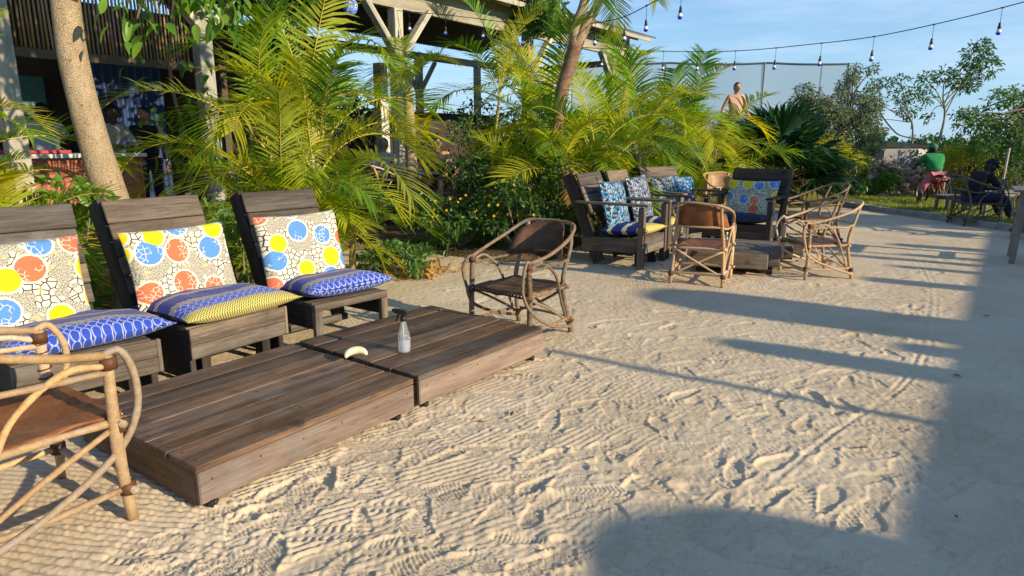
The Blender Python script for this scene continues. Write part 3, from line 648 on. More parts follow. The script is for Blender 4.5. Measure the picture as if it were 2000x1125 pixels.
# ------------------------------------------------------------------ two low platform tables on castors
ZT = .20
def platform(label, x, y, rz, lx, wy, seed):
    t = thing('platform_table', label, 'table', (x, y, 0), rz, 'low plank platform tables')
    random.seed(seed); ws = [.215, .165, .175, .17, .172, .165]; tot = sum(ws); yy = 0
    for w in ws:
        w = w * wy / tot; dz = random.uniform(-.003, .003)
        board('plank', M_deck, t, (random.uniform(-.006, .002), yy + w / 2, ZT - .015 + dz), (lx + random.uniform(-.004, .004), yy + w / 2, ZT - .015 + dz), w - .010, .030, bev=.004); yy += w
    board('side_board', M_apron, t, (0.004, .016, ZT - .102), (lx - .004, .016, ZT - .102), .030, .138, bev=.006)
    board('side_board', M_apron, t, (0.004, wy - .016, ZT - .112), (lx - .004, wy - .016, ZT - .112), .030, .158, bev=.005)
    board('end_board', M_deck, t, (.020, .036, ZT - .112), (.020, wy - .036, ZT - .112), .028, .158, bev=.005)
    board('end_board', M_deck, t, (lx - .020, .036, ZT - .112), (lx - .020, wy - .036, ZT - .112), .028, .158, bev=.005)
    wh = MB(); 
    for (cx, cy) in ((.09, .07), (lx - .09, .07), (.09, wy - .07), (lx - .09, wy - .07)):
        board('foot_block', M_apron, t, (cx - .05, cy, .035), (cx + .05, cy, .035), .09, .06)
        k = obj('castor', MB().tube([(0, -.014, 0), (0, .014, 0)], .024, 12).box((0, 0, .016), (.05, .036, .008)).me('castor', M_black), t, (cx - .03, cy - .05, .016)); k.rotation_euler = (0, 0, .5)
        obj('wheel', MB().tube([(0, -.019, 0), (0, -.015, 0)], .012, 8).me('wheel', M_iron), k)
    nl = MB()
    for q in np.linspace(.05, lx - .05, 7):
        for yq in (.05, .10): pass
    yy = 0
    for w in ws:
        w = w * wy / tot
        for xq in (.03, lx * .5, lx - .03):
            for fy in (.25, .75): nl.lathe([(.004, ZT + .0005), (.0038, ZT + .0025)], 6, (xq + random.uniform(-.006, .006), yy + w * fy, .001))
        yy += w
    for q in np.linspace(.06, lx - .06, 6): nl.tube([(q, -.0005, ZT - .07 + random.uniform(-.01, .01)), (q, .004, ZT - .07)], .004, 6)
    o = nl.obj('nails', M_iron, t); o['kind'] = 'stuff'
    return t
platform('low plank platform table with the peeled banana, nearer the camera', -1.242, 2.372, 54.3, 1.225, 1.085, 3)
platform('low plank platform table with the spray bottle beside the dark cane chair', -.508, 3.402, 52.3, 1.195, 1.09, 8)

# spray bottle
M_glass = Mat('clear_plastic').bsdf((.86, .91, .96), .08, .8, alpha=.17)
bt = thing('spray_bottle', 'clear spray bottle with black trigger head on the plank table', 'bottle', (-.654, 3.823, ZT + .002), 165)
r = .036; MB().lathe([(r * .86, 0), (r, .006), (r, .105), (r * .97, .118), (r * .66, .150), (r * .58, .172), (.0165, .186), (.0165, .196)], 24).obj('body', M_glass, bt)
Ml = Mat('bottle_label'); x_, y_, z_ = Ml.sep(Ml.co('Object')); ln = ((z_ * 330.).f('SINE').ss(.2, .5)) * (Ml.noise(Ml.co('Object'), 160., 1).ss(.45, .5)); Lb = Ml.bsdf(Ml.mix((.62, .66, .70), (.15, .17, .25), ln * .7), .4)
n = 9; a = np.linspace(-1.0, .9, n) - 2.2; v = np.vstack([np.c_[np.cos(a) * (r + .0008), np.sin(a) * (r + .0008), np.full(n, z)] for z in (.03, .098)]); i = np.arange(n - 1)[:, None]
obj('label', mesh_np('label', v, [np.hstack([i, i + 1, i + 1 + n, i + n])], Lb, True), bt)
MB().lathe([(.026, .004), (.034, .008), (.034, .075), (.001, .076)], 20).obj('liquid', Mat('bottle_liquid').bsdf((.85, .92, .97), .03, .6, alpha=.3), bt)
MB().tube([(0, 0, .012), (.004, 0, .2)], .0025, 6).obj('dip_tube', M_white, bt)
MB().lathe([(.019, .196), (.0195, .200), (.0195, .219), (.016, .224)], 16).obj('collar', M_black, bt)
hd = MB().bar((-.028, 0, .246), (.062, 0, .258), .022, .030, bev=.006).bar((-.004, 0, .220), (-.002, 0, .242), .024, .022, bev=.004)
hd.bar((.062, 0, .258), (.072, 0, .259), .014, .016, bev=.003); hd.obj('trigger_head', M_black, bt)
MB().tube([(.030, 0, .238), (.037, 0, .215), (.048, 0, .190)], [.007, .006, .005], 8, 3).obj('trigger', M_black, bt)
# peeled banana
ba = MB(); a = np.linspace(.25, 3.1, 13); P = np.c_[.062 * np.cos(a), .058 * np.sin(a), np.full(13, .02) + .006 * np.cos(a * 2)]
ba.tube(P, np.array([.007, .015, .0205, .0235, .025, .0255, .0255, .025, .024, .022, .019, .014, .007]), 7)
M_ban = plain('banana_flesh', (.82, .74, .46), .5, .08, 40.)
o = ba.obj('peeled_banana', M_ban, None, (-.90, 3.63, ZT + .018), (R(40), 0, R(14))); o.scale = (.96, .96, .96); tag(o, 'pale peeled banana lying curved on the plank table', 'banana')
# leaf litter along the bed edge and a few scraps on the sand
xl = rng.uniform(-2.6, 3.2, 260); yl = yb(xl) - np.abs(rng.normal(0, .22, 260)) + .1; xs_ = rng.uniform(-.4, 4.5, 34); ys_ = rng.uniform(2.2, 9, 34)
xl = np.concatenate([xl, xs_]); yl = np.concatenate([yl, ys_]); ld = np.c_[rng.normal(size=(len(xl), 2)), rng.normal(0, .15, len(xl))]
v, f = leaf_arrays(np.c_[xl, yl, np.where(np.arange(len(xl)) < 260, np.maximum(bedz(xl, yl), 0) + .012, .012)], ld, rng.uniform(.02, .07, len(xl)), .42, .05, .7)
tag(obj('leaf_litter', mesh_np('leaf_litter', v, [f], plain('litter_brown', (.26, .16, .07), .9, .5, 3.))), kind='stuff')
# dry leaf on sand
v, f = leaf_arrays(np.zeros((1, 3)), np.array([[1., .2, .1]]), .06, .6)
tag(obj('dry_leaf', mesh_np('dry_leaf', v, [f], plain('dry_leaf', (.25, .12, .05))), None, (1.663, 2.92, .012)), 'small brown dry leaf lying on open sand', 'leaf')

# ------------------------------------------------------------------ bent cane chairs
M_peel = wood('peeled_branch', (.42, .27, .14), (.66, .48, .28), .5, 2.2, .15, False)
M_branch = wood('grey_branch', (.13, .085, .05), (.33, .24, .15), .65, 2.2, .3, False)
M_shade = wood('shaded_branch', (.10, .08, .065), (.24, .2, .15), .7, 2.2, .3, False)  # branch wood darkened in its colour for chairs standing in shade
def leather(name, a, b):
    M = Mat(name); v = M.co('Object'); n = M.noise(v, 7., 5, .65); f = M.noise(v, 55., 3)
    return M.bsdf(M.mix(a, b, n.ss(.3, .7)), f.ss(.3, .7, .38, .6), .4, bump=M.bump(f + n, .3, .004))
M_leather = leather('brown_leather', (.16, .052, .018), (.30, .12, .045)); M_leather_dk = leather('dark_leather', (.055, .026, .014), (.16, .085, .045))
M_lash = plain('leather_lash', (.11, .045, .02), .6)
def jit(P, a): P = np.asarray(P, float).copy(); P[1:-1] += rng.normal(size=P[1:-1].shape) * a; return P
def cane_chair(label, x, y, rz, wood_=None, lea=None, sc=1., z=0., big=1., panel=True, group='bent cane armchairs', slopeback=True):
    wd, lea = wood_ or M_peel, lea or M_leather; t = thing('cane_chair', label, 'chair', (x, y, z), rz, group, sc); J = .007; rk = .93 if y < 4 else .88
    def st(nm, P, r, n=5, seg=8): return MB().tube(jit(P, J), np.asarray(r) * rk, seg, n, True, .06).obj(nm, wd, t)
    for s_ in (-1, 1):
        st('front_leg', [(s_ * .285, -.265, 0), (s_ * .282, -.26, .3), (s_ * .275, -.255, .635)], [.023, .024, .021], 4)
        st('rear_leg', [(s_ * .27, .30, 0), (s_ * .25, .22, .40), (s_ * .235, .30, .68), (s_ * .215, .37, .865)], [.021, .022, .019, .016])
        st('arm_loop', [(s_ * .275, -.24, .64), (s_ * .285, -.30, .645), (s_ * .293, -.335, .55), (s_ * .293, -.32, .41), (s_ * .29, -.235, .26), (s_ * .285, .03, .13), (s_ * .285, .30, .055)], .0145, 5)
        st('arm_arch', [(s_ * .28, -.25, .60), (s_ * .30, -.10, .62), (s_ * .29, .06, .50), (s_ * .275, .14, .30), (s_ * .27, .24, .10)], .0125, 5)
        st('arm_rail', [(s_ * .275, -.25, .575), (s_ * .30, -.02, .595), (s_ * .27, .20, .60), (s_ * .225, .30, .62)], .0125, 5)
        st('side_stretcher', [(s_ * .283, -.26, .13), (s_ * .285, 0, .115), (s_ * .268, .28, .13)], .0145, 3)
        st('side_brace', [(s_ * .278, -.25, .37), (s_ * .27, .0, .25), (s_ * .265, .27, .10)], .012, 3)
        st('seat_rail', [(s_ * .27, -.29, .385), (s_ * .265, 0, .385), (s_ * .25, .25, .385)], .016, 3)
        st('back_brace', [(s_ * .258, .27, .10), (0, .245, .23), (-s_ * .25, .235, .37)], .0125, 3)
        for q in ((s_ * .278, -.257, .61), (s_ * .28, -.26, .375), (s_ * .268, .285, .11), (s_ * .284, -.262, .13)):
            MB().tube([(q[0], q[1], q[2] - .022), (q[0], q[1], q[2] + .022)], .0285, 9).obj('lashing', M_lash, t)
    for q in np.arange(.40, .58, .035): # thong wound round the right front post
        a = np.linspace(0, 2 * np.pi, 10); MB().tube(np.c_[.279 + .024 * np.cos(a), -.2585 + .024 * np.sin(a), q + .018 * a / 6.3], .0035, 5).obj('thong', M_lash, t)
    st('top_hoop', [(-.275, -.26, .635), (-.315, -.06, .68), (-.305, .20, .775), (-.235, .36, .845), (-.1, .405, .868), (.1, .405, .868), (.235, .36, .845), (.305, .20, .775), (.315, -.06, .68), (.275, -.26, .635)], .0165, 6)
    st('back_rail', [(-.24, .285, .62), (0, .335, .625), (.24, .285, .62)], .013, 4)
    st('front_rail', [(-.32, -.262, .385), (0, -.275, .38), (.32, -.262, .385)], .018, 3)
    st('rear_rail', [(-.29, .23, .385), (0, .24, .385), (.29, .23, .385)], .016, 3)
    st('front_stretcher', [(-.33, -.27, .125), (0, -.27, .13), (.33, -.27, .12)], .0155, 3)
    st('rear_stretcher', [(-.31, .29, .12), (0, .29, .13), (.31, .29, .12)], .0145, 3)
    # sagging leather seat with thickness
    N = 11; u = np.linspace(-1, 1, N); A, Bq = np.meshgrid(u, u, indexing='xy')
    X = A * .262; Y = -.02 + Bq * .265 - .012 * (1 - A * A) * (Bq < -.9); Z = .412 - .030 * (1 - A * A) * (1 - Bq * Bq) + .004 * rng.normal(size=A.shape)
    lo = Z - .014; i = np.arange(N * N).reshape(N, N); q = np.stack([i[:-1, :-1], i[:-1, 1:], i[1:, 1:], i[1:, :-1]], -1).reshape(-1, 4)
    ed = np.concatenate([i[0], i[1:, -1], i[-1, -2::-1], i[-2:0:-1, 0]]); e2 = np.roll(ed, -1)
    lo2 = lo.copy(); lo2[0, :] -= .02; lo2[-1, :] -= .02
    v = np.vstack([np.c_[X.ravel(), Y.ravel(), Z.ravel()], np.c_[X.ravel(), Y.ravel(), lo2.ravel()]])
    so = obj('seat', mesh_np('seat', v, [q, q[:, ::-1] + N * N, np.stack([ed, ed + N * N, e2 + N * N, e2], -1)], lea, True), t)
    tk = MB(); 
    for k in np.linspace(-.24, .24, 16): tk.ball((k, -.294, .396), .0045, 5, 3)
    tk.obj('tack_row', M_white, so)
    if panel:
        a = np.linspace(-1, 1, 13); hz = np.linspace(0, 1, 5); AA, HH = np.meshgrid(a, hz, indexing='xy')
        w = .275 - .05 * HH; X = AA * w * big; Y = .31 + .085 * HH - .17 * np.abs(AA) ** 2.6 * big + .01; Z = .60 + .275 * HH - .075 * np.abs(AA) ** 2.4 * HH
        n_ = X.size; v = np.vstack([np.c_[X.ravel(), Y.ravel() - .006, Z.ravel()], np.c_[X.ravel(), Y.ravel() + .008, Z.ravel() + .002]])
        i = np.arange(n_).reshape(X.shape); q = np.stack([i[:-1, :-1], i[:-1, 1:], i[1:, 1:], i[1:, :-1]], -1).reshape(-1, 4)
        ed = np.concatenate([i[0], i[1:, -1], i[-1, -2::-1], i[-2:0:-1, 0]]); e2 = np.roll(ed, -1)
        obj('backrest', mesh_np('backrest', v, [q, q[:, ::-1] + n_, np.stack([ed, ed + n_, e2 + n_, e2], -1)], lea, True), t)
    return t
cane_chair('peeled cane chair with brown leather seat cut by the left edge', -1.90, 2.27, 146, M_peel, M_leather, 1.06)
cane_chair('grey cane chair with dark leather back at the far end of the plank table', .07, 4.88, -40, M_branch, M_leather_dk, .97)
cane_chair('cane chair with brown leather back turned to the camera', 2.02, 6.92, 156, M_peel, M_leather, .98, big=1.05)
cane_chair('cane chair without back panel facing left beside the low block table', 3.36, 7.2, -84, M_peel, M_leather_dk, .95, panel=False)
cane_chair('cane chair half hidden behind the right hand cane chair', 4.30, 9.4, -85, M_branch, M_leather_dk, 1.0, panel=False)
cane_chair('cane chair with tan back panel standing behind the brown leather one', 3.72, 11.5, 12, M_peel, leather('tan_leather', (.30, .17, .08), (.42, .26, .13)), 1.05)
cane_chair('shade toned cane chair under the seated man in black', 8.25, 11.75, 84, M_shade, M_leather_dk, 1.0, panel=False)
cane_chair('shade toned cane chair at the right edge behind the tall table', 8.05, 9.9, -60, M_shade, M_leather_dk, 1.05)

# ------------------------------------------------------------------ far group: armchairs, cushions and low block table
ga = 'wooden armchairs of the far group'
a1, A1 = lounge('weathered wooden armchair nearest the flowering bush', 1.70, 7.80, 57, .66, mat=M_old, arms=True, group=ga, nback=2)
a2, A2 = lounge('weathered wooden armchair second in the far row', 2.16, 8.52, 57, .66, mat=M_old, arms=True, group=ga, nback=2)
a3, A3 = lounge('wooden armchair at the far end of the row, turned towards the camera', 2.72, 9.45, 34, .80, mat=M_old, arms=True, group=ga, nback=2)
a4, A4 = lounge('dark wooden armchair facing the camera behind the low block table', 3.02, 8.85, -38, .80, mat=M_dark, arms=True, group=ga, nback=2, armz=.72)
def bc(T, lb, w, h, mat, sx, dz=.25, seed=0, roll=0.): 
    w, h = w * 1.08, h * 1.1; p = backpos(dz + .03); cush('back_cushion', lb, cushion_mesh('back_cushion', w, h, .11, mat, .25, .02, 0, seed, 18), T, (sx, p[1], p[2]), Matrix.Rotation(roll, 3, 'Y') @ ROTB, 'back cushions of the far group')
def sc_(T, lb, w, d, mat, sx=0, seed=0, y=.28): cush('seat_cushion', lb, cushion_mesh('seat_cushion', w, d, .13, mat, .45, .04, 0, seed, 18), T, (sx, y, .425), Matrix.Rotation(-.05, 3, 'X'), 'seat cushions of the far group')
bc(A1, 'leafy blue and white back cushion on the nearest armchair of the far row', .60, .56, FL[0], .06, .26, 21, .03); sc_(A1, 'blue and yellow seat cushion on the nearest armchair of the far row', .66, .62, FB, 0, 22)
bc(A2, 'pale leafy back cushion on the second armchair of the far row', .60, .58, FL[1], .03, .27, 23, -.02); sc_(A2, 'blue and yellow seat cushion on the second armchair of the far row', .66, .62, FB, 0, 24)
bc(A3, 'grey leafy back cushion on the left half of the turned armchair', .42, .52, FL[1], -.20, .25, 25); bc(A3, 'bright blue leafy back cushion on the right half of the turned armchair', .42, .50, FL[2], .22, .25, 26, .05)
sc_(A3, 'yellow edged seat cushion on the turned armchair', .80, .60, FB, 0, 27)
bc(A4, 'dark disc printed back cushion on the armchair facing the camera', .66, .50, FA[3], 0, .23, 28); sc_(A4, 'dark blue seat cushion on the armchair facing the camera', .68, .60, plain('navy_cloth', (.02, .03, .08), .85, .5, 30.), 0, 29)
ct = thing('block_table', 'low table of heavy stepped beams in the far group', 'table', (2.70, 7.72, 0), -19)
for k in range(6):
    y_ = -.50 + k * .19; x1 = .36 + .075 * k + (.06 if k % 2 else 0); board('beam', M_old, ct, (-.56 + .02 * (k % 2), y_, .165), (x1 - .06, y_, .165), .182, .17, bev=.008)
for (cx, cy) in ((-.4, -.35), (.3, -.35), (-.4, .4), (.4, .4)): board('foot_block', M_dark, ct, (cx - .06, cy, .04), (cx + .06, cy, .04), .12, .08)
b2 = thing('small_bottle', 'small clear bottle with pale label on the low block table', 'bottle', (2.47, 7.52, .252))
MB().lathe([(.03, 0), (.034, .006), (.034, .09), (.02, .12), (.013, .15), (.013, .165)], 14).obj('body', M_glass, b2); MB().lathe([(.0348, .02), (.0348, .08)], 14).obj('label', plain('pale_label', (.55, .6, .72)), b2)
MB().lathe([(.015, .163), (.015, .185)], 10).obj('cap', M_white, b2)

# right edge furniture in the shade
M_greywood = wood('grey_wood', (.16, .15, .13), (.33, .31, .28), .75, 1., .3)
tt = thing('tall_table', 'tall grey wooden table cut by the right edge', 'table', (6.55, 7.98, 0), 55)
for (cx, cy) in ((-.33, .33), (.33, .33), (-.33, -.33), (.33, -.33)): MB().bar((cx, cy, 0), (cx * .9, cy * .9, .86), .06, .06, (1, 0, 0), .004).obj('leg', M_greywood, tt)
for k in range(5): board('plank', M_greywood, tt, (-.42, -.34 + k * .17, .88), (.42, -.34 + k * .17, .88), .16, .03)
for s_ in (-1, 1): board('rail', M_greywood, tt, (-.3, s_ * .31, .25), (.3, s_ * .31, .25), .03, .06); board('rail', M_greywood, tt, (s_ * .31, -.3, .45), (s_ * .31, .3, .45), .03, .06)
def small_table(lb, x, y, rz, w, d, h, z=0, nm='side_table', cat='table', mat=None):
    m = mat or M_greywood
    t = thing(nm, lb, cat, (x, y, z), rz)
    for sx in (-1, 1):
        for sy in (-1, 1): MB().bar((sx * (w / 2 - .04), sy * (d / 2 - .04), 0), (sx * (w / 2 - .05), sy * (d / 2 - .05), h - .03), .05, .05, (1, 0, 0), .003).obj('leg', m, t)
    for k in range(3): board('plank', m, t, (-w / 2, (k - 1) * d / 3, h - .015), (w / 2, (k - 1) * d / 3, h - .015), d / 3 - .006, .03)
    board('rail', m, t, (-w / 2 + .05, -d / 2 + .05, h - .07), (w / 2 - .05, -d / 2 + .05, h - .07), .025, .06); board('rail', m, t, (-w / 2 + .05, d / 2 - .05, h - .07), (w / 2 - .05, d / 2 - .05, h - .07), .025, .06)
    return t
small_table('low grey stool standing left of the seated man in black', 8.75, 13.2, 8, .46, .36, .40, .02, 'stool', 'stool')
small_table('low grey side table behind the seated man', 9.25, 12.7, 5, .8, .6, .52, .02)
# ------------------------------------------------------------------ palms
M_pleaf = leafmat('palm_leaflet', (.15, .29, .014), (.40, .52, .03), (.70, .58, .04), .5, .5)
M_pleaf_dk = leafmat('palm_leaflet_green', (.075, .19, .02), (.22, .36, .04), (.46, .46, .05), .45, .5)
M_rach = plain('palm_rachis', (.50, .40, .06), .5, .2)
M_pstem = plain('palm_cane_stem', (.36, .30, .12), .6, .35, 9.)
M_dead = leafmat('dead_leaflet', (.36, .20, .05), (.46, .30, .09), None, .3)
def frond_mesh(e0, droop, L=1.7, nl=36, seed=0, mats=None, lw=.024, ll=.54, hang=.25, vee=.45):
    g = np.random.default_rng(seed + 50); n = 40; t = np.linspace(0, 1, n); el = R(e0) - R(droop) * t ** 1.5
    ds = L / (n - 1); side = np.cumsum(g.normal(0, .006)) if False else g.normal(0, .12)
    P = np.c_[np.concatenate(([0], np.cumsum(np.cos(el[:-1]) * ds))), side * t ** 2 * L * .35, np.concatenate(([0], np.cumsum(np.sin(el[:-1]) * ds)))]
    mb = MB().tube(P[::3], np.interp(np.linspace(0, 1, len(P[::3])), [0, .2, 1], [.013, .009, .003]), 5)
    nr_f = len(mb.f); vs = [np.vstack(mb.v)]; k0 = mb.k; F4, F3 = [], []
    T = np.gradient(P, axis=0); T /= np.linalg.norm(T, axis=1)[:, None]
    for s in np.linspace(.2, .995, nl):
        i = s * (n - 1); j = int(min(i, n - 2)); fr = i - j; p = P[j] * (1 - fr) + P[j + 1] * fr; tt = T[j]
        sd = np.cross(tt, [0, 0, 1.]); sd /= np.linalg.norm(sd); up = np.cross(sd, tt)
        ln = ll * (np.sin(np.pi * np.clip((s - .1) / 1.12, 0, 1)) ** .75 * .85 + .12)
        for sg in (-1, 1):
            if g.random() < .03: continue
            l = ln * g.uniform(.85, 1.1); fw = .55 + .75 * s ** 2 + g.normal(0, .08); d = sd * sg + tt * fw + up * (vee + g.normal(0, .1)); d /= np.linalg.norm(d)
            wv = np.cross(d, up); wv /= np.linalg.norm(wv) + 1e-9; hn = hang * g.uniform(.6, 1.6) * l
            q = [p + d * l * a - np.array([0, 0, 1.]) * hn * a ** 2 for a in (0, .3, .65, 1.)]; w = lw * g.uniform(.85, 1.15)
            vs.append(np.array([q[0] - wv * w * .3, q[0] + wv * w * .3, q[1] - wv * w * .55, q[1] + wv * w * .55, q[2] - wv * w * .42, q[2] + wv * w * .42, q[3]]))
            F4 += [(k0, k0 + 1, k0 + 3, k0 + 2), (k0 + 2, k0 + 3, k0 + 5, k0 + 4)]; F3.append((k0 + 4, k0 + 5, k0 + 6)); k0 += 7
    rq = [f for f in mb.f if len(f) == 4]; 
    F = [np.array(rq), np.array(F4), np.array(F3)]
    return mesh_np('frond', np.vstack(vs), F, mats or [M_rach, M_pleaf], True, [0] * len(rq) + [1] * (len(F4) + len(F3)))
FR = {}
def fronds(kind, mats, **k):
    FR[kind] = [frond_mesh(e, d, seed=i * 7 + len(kind), mats=mats, **k) for i, (e, d) in enumerate(((84, 62), (74, 88), (66, 105), (55, 95), (46, 112), (36, 92), (24, 88), (60, 130)))]
fronds('yellow', [M_rach, M_pleaf]); fronds('green', [M_rach, M_pleaf_dk]); fronds('wide', [M_rach, M_pleaf], ll=.46, lw=.028, hang=.12, vee=.6)
FR['dead'] = [frond_mesh(20, 120, seed=3, mats=[M_dead, M_dead], hang=.7, vee=0.), frond_mesh(-5, 80, seed=4, mats=[M_dead, M_dead], hang=.7, vee=0.)]
def areca(label, x, y, stems, kinds=('yellow',), group='feathery yellow green palms', z=.05, seed=0, aim=None):
    """stems: (dx, dy, crown height, frond count, frond scale)"""
    g = np.random.default_rng(seed); t = thing('areca_palm', label, 'palm', (x, y, z), 0, group)
    for (dx, dy, h, nf, sc) in stems:
        lx, ly = g.normal(0, .12 * h, 2) * .6
        P = [(dx, dy, -.1), (dx + lx * .3, dy + ly * .3, h * .5), (dx + lx, dy + ly, h)]
        if h > .25: MB().tube(P, [.045, .036, .03], 7, 4, True, .06).obj('stem', M_pstem, t)
        a0 = g.uniform(0, 6.28)
        for k in range(nf):
            kd = kinds[g.integers(len(kinds))]; age = k / max(1, nf - 1); L_ = FR[kd]; vi = int(np.clip(age * (len(L_) - 1) + g.normal(0, .7), 0, len(L_) - 1))
            o = obj('frond', L_[vi], t, (dx + lx, dy + ly, h - .02), (g.normal(0, .18), g.normal(0, .1), a0 + k * 2.4 + g.normal(0, .25)), sc * g.uniform(.8, 1.12))
    return t

areca('big feathery palm clump between the slatted seats and the pavilion post', -2.55, 7.15, [(0, 0, .55, 8, .85), (.25, .25, .95, 8, .95), (-.15, .3, 1.3, 7, .98), (.15, .5, 1.75, 8, 1.05), (.4, -.1, .25, 8, .6), (-.3, -.15, .35, 9, .75), (.35, .5, 1.25, 8, .95), (0.1, -.3, .15, 7, .55)], ('yellow', 'yellow', 'green'), seed=3)
areca('low feathery palm behind the open fronted slatted seat', -1.95, 6.9, [(0, 0, .2, 9, .58), (.2, .2, .35, 8, .62), (-.3, .15, .45, 8, .66)], ('yellow',), seed=14)
areca('feathery palm at the left edge below the pale column', -4.25, 5.0, [(0, 0, .75, 7, .72), (.25, -.2, .3, 8, .6), (-.2, .2, 1.2, 7, .8), (.35, .2, .15, 7, .5)], ('wide', 'yellow'), seed=6)
areca('feathery palm clump growing over the flowering bush', .72, 10.05, [(0, 0, .7, 8, .85), (.45, .1, 1.2, 8, 1.0), (.1, .5, 1.5, 7, 1.0), (-.15, -.2, .35, 7, .75), (.8, .2, .8, 8, .9)], ('yellow', 'green', 'yellow'), seed=8)
areca('tall feathery palm in front of the pavilion beam beside the forked trunk', -.42, 12.35, [(0, 0, 2.2, 7, 1.1)], ('green', 'yellow'), seed=27)
areca('feathery palm clump left of the shirtless man', 3.6, 13.5, [(0, 0, .8, 9, 1.05), (-.5, .2, 1.1, 9, 1.1), (.5, .2, 1.0, 9, 1.1), (.15, .5, 1.6, 9, 1.15), (-.8, -.2, .5, 8, .9), (.75, -.2, .5, 8, .8), (0, -.3, .3, 8, .8)], ('yellow', 'green'), seed=12)
areca('feathery palm clump behind the row of armchairs', 1.9, 11.9, [(0, 0, .9, 9, 1.0), (.4, .3, 1.3, 8, 1.1), (-.4, .2, .6, 8, .95), (-.1, .6, 1.7, 8, 1.1)], ('yellow', 'yellow', 'green'), seed=31)
dead = thing('dead_frond', 'dry orange palm frond hanging over the flowering bush', 'palm frond', (.75, 9.35, 1.25)); obj('leaflets', FR['dead'][0], dead, (0, 0, 0), (0, .9, -1.4), .62)

areca('feathery palm low in front of the forked trunk', .82, 9.75, [(0, 0, .55, 9, .68), (-.25, .2, .85, 7, .75)], ('yellow', 'green'), seed=51)
areca('feathery palm just right of the pavilion table',   .35, 12.6, [(0, 0, 1.3, 8, .85), (.3, .25, .75, 8, .8), (.1, .4, 1.8, 7, 1.0)], ('yellow',), seed=52)
areca('small feathery palm at the far left behind the first slatted seat', -3.55, 4.55, [(0, 0, .35, 9, .6), (-.3, .1, .6, 8, .62)], ('wide', 'yellow'), seed=53)
areca('bright feathery palm between the woman and the forked trunk', .2, 10.2, [(0, 0, .5, 8, .75), (.25, .2, .85, 8, .85), (-.15, .05, .3, 8, .6), (.35, .0, .6, 8, .75)], ('yellow',), seed=61)
# fan palm
M_fan = leafmat('fan_palm_leaf', (.018, .06, .018), (.045, .11, .03), None, .2, .35)
def fan_mesh(seed):
    g = np.random.default_rng(seed); n = 30; vs, F4, F3 = [], [], []; k = 0
    for i, a in enumerate(np.linspace(-1.75, 1.75, n)):
        d = np.array([math.cos(a), math.sin(a), 0]); s = np.array([-math.sin(a), math.cos(a), 0]); w = .052; l = .78 * g.uniform(.9, 1.06); z = .035 * (-1) ** i
        dr = -.22 * g.uniform(.6, 1.4)
        vs.append(np.array([[0, 0, 0], d * l * .6 + s * w * .62 + [0, 0, z - .03], d * l * .6 - s * w * .62 + [0, 0, -z - .03], d * l * .8 + s * w * .3 + [0, 0, -.08], d * l * .8 - s * w * .3 + [0, 0, -.08], d * l + [0, 0, dr]]))
        F3 += [(k, k + 2, k + 1), (k + 3, k + 4, k + 5)]; F4.append((k + 1, k + 2, k + 4, k + 3)); k += 6
    return mesh_np('fan_leaf', np.vstack(vs), [F4, F3], M_fan)
FM = [fan_mesh(i) for i in range(4)]
def fanpalm(label, x, y, z, n, hmax, sc, seed):
    g = np.random.default_rng(seed); t = thing('fan_palm', label, 'palm', (x, y, z))
    MB().tube([(0, 0, -.2), (0, 0, .35)], [.16, .12], 10).obj('trunk', M_pstem, t)
    for k in range(n):
        a = k * 2.4 + g.normal(0, .2); el = R(g.uniform(12, 82)); l = g.uniform(.55, 1.0) * sc * hmax; d = Vector((math.cos(a) * math.cos(el), math.sin(a) * math.cos(el), math.sin(el)))
        e = d * l; MB().tube([(0, 0, .2), tuple(e * .5 + Vector((0, 0, .25))), tuple(e + Vector((0, 0, .2)))], [.016, .013, .01], 5, 3).obj('leaf_stalk', M_pstem, t)
        X = d.copy(); X.z *= .6; X.normalize(); zz = Vector((0, 0, 1)) - X * X.z; zz = (zz.normalized() + Vector((g.normal(0, .25), g.normal(0, .25), 0))); Yv = zz.cross(X).normalized(); zz = X.cross(Yv)
        M_ = Matrix((X, Yv, zz)).transposed().to_4x4(); M_.translation = e + Vector((0, 0, .2)); o = obj('fan_leaf', FM[k % 4], t); o.matrix_local = M_ @ Matrix.Scale(sc * g.uniform(.85, 1.2), 4)
    return t
fanpalm('dark green fan palm behind the armchair facing the camera', 6.0, 15.2, .25, 30, .95, 1.25, 5)

# ------------------------------------------------------------------ broad-leaved shrubs and trees
M_bark = Mat('pale_bark'); v_ = M_bark.co('Object'); n_ = M_bark.noise(v_, 42., 4, .7); n2_ = M_bark.noise(M_bark.co('Object', scale=(1, 1, .35)), 9., 5, .65)
vw = M_bark.vor(M_bark.co('Object', scale=(1, 1, 1.6)), 46., 'DISTANCE_TO_EDGE')
cb_ = M_bark.mix((.44, .31, .18), (.60, .47, .30), n2_.ss(.3, .7)); cb_ = M_bark.mix(cb_, (.14, .085, .045), n_.ss(.56, .68) * .85); cb_ = M_bark.mix(cb_, (.28, .19, .1), vw.ss(.0, .05, .6, 0.))
M_bark = M_bark.bsdf(cb_, .9, .15, bump=M_bark.bump(n_ + n2_ * .8 + vw.min(.15) * 3., .9, .012))
M_bark2 = plain('brown_bark', (.22, .13, .08), .9, .4, 14.)
M_twig = plain('grey_twig', (.22, .18, .13), .9, .3)
M_broad = leafmat('broad_leaf', (.06, .17, .018), (.13, .28, .03), (.20, .33, .04), .38, .35)
M_shrub = leafmat('shrub_leaf', (.035, .095, .02), (.08, .17, .035), None, .25, .35)
M_yellowg = leafmat('lime_leaf', (.14, .24, .025), (.30, .38, .04), (.45, .40, .04), .35)
M_olive = leafmat('olive_leaf', (.10, .145, .07), (.24, .29, .16), None, .25)
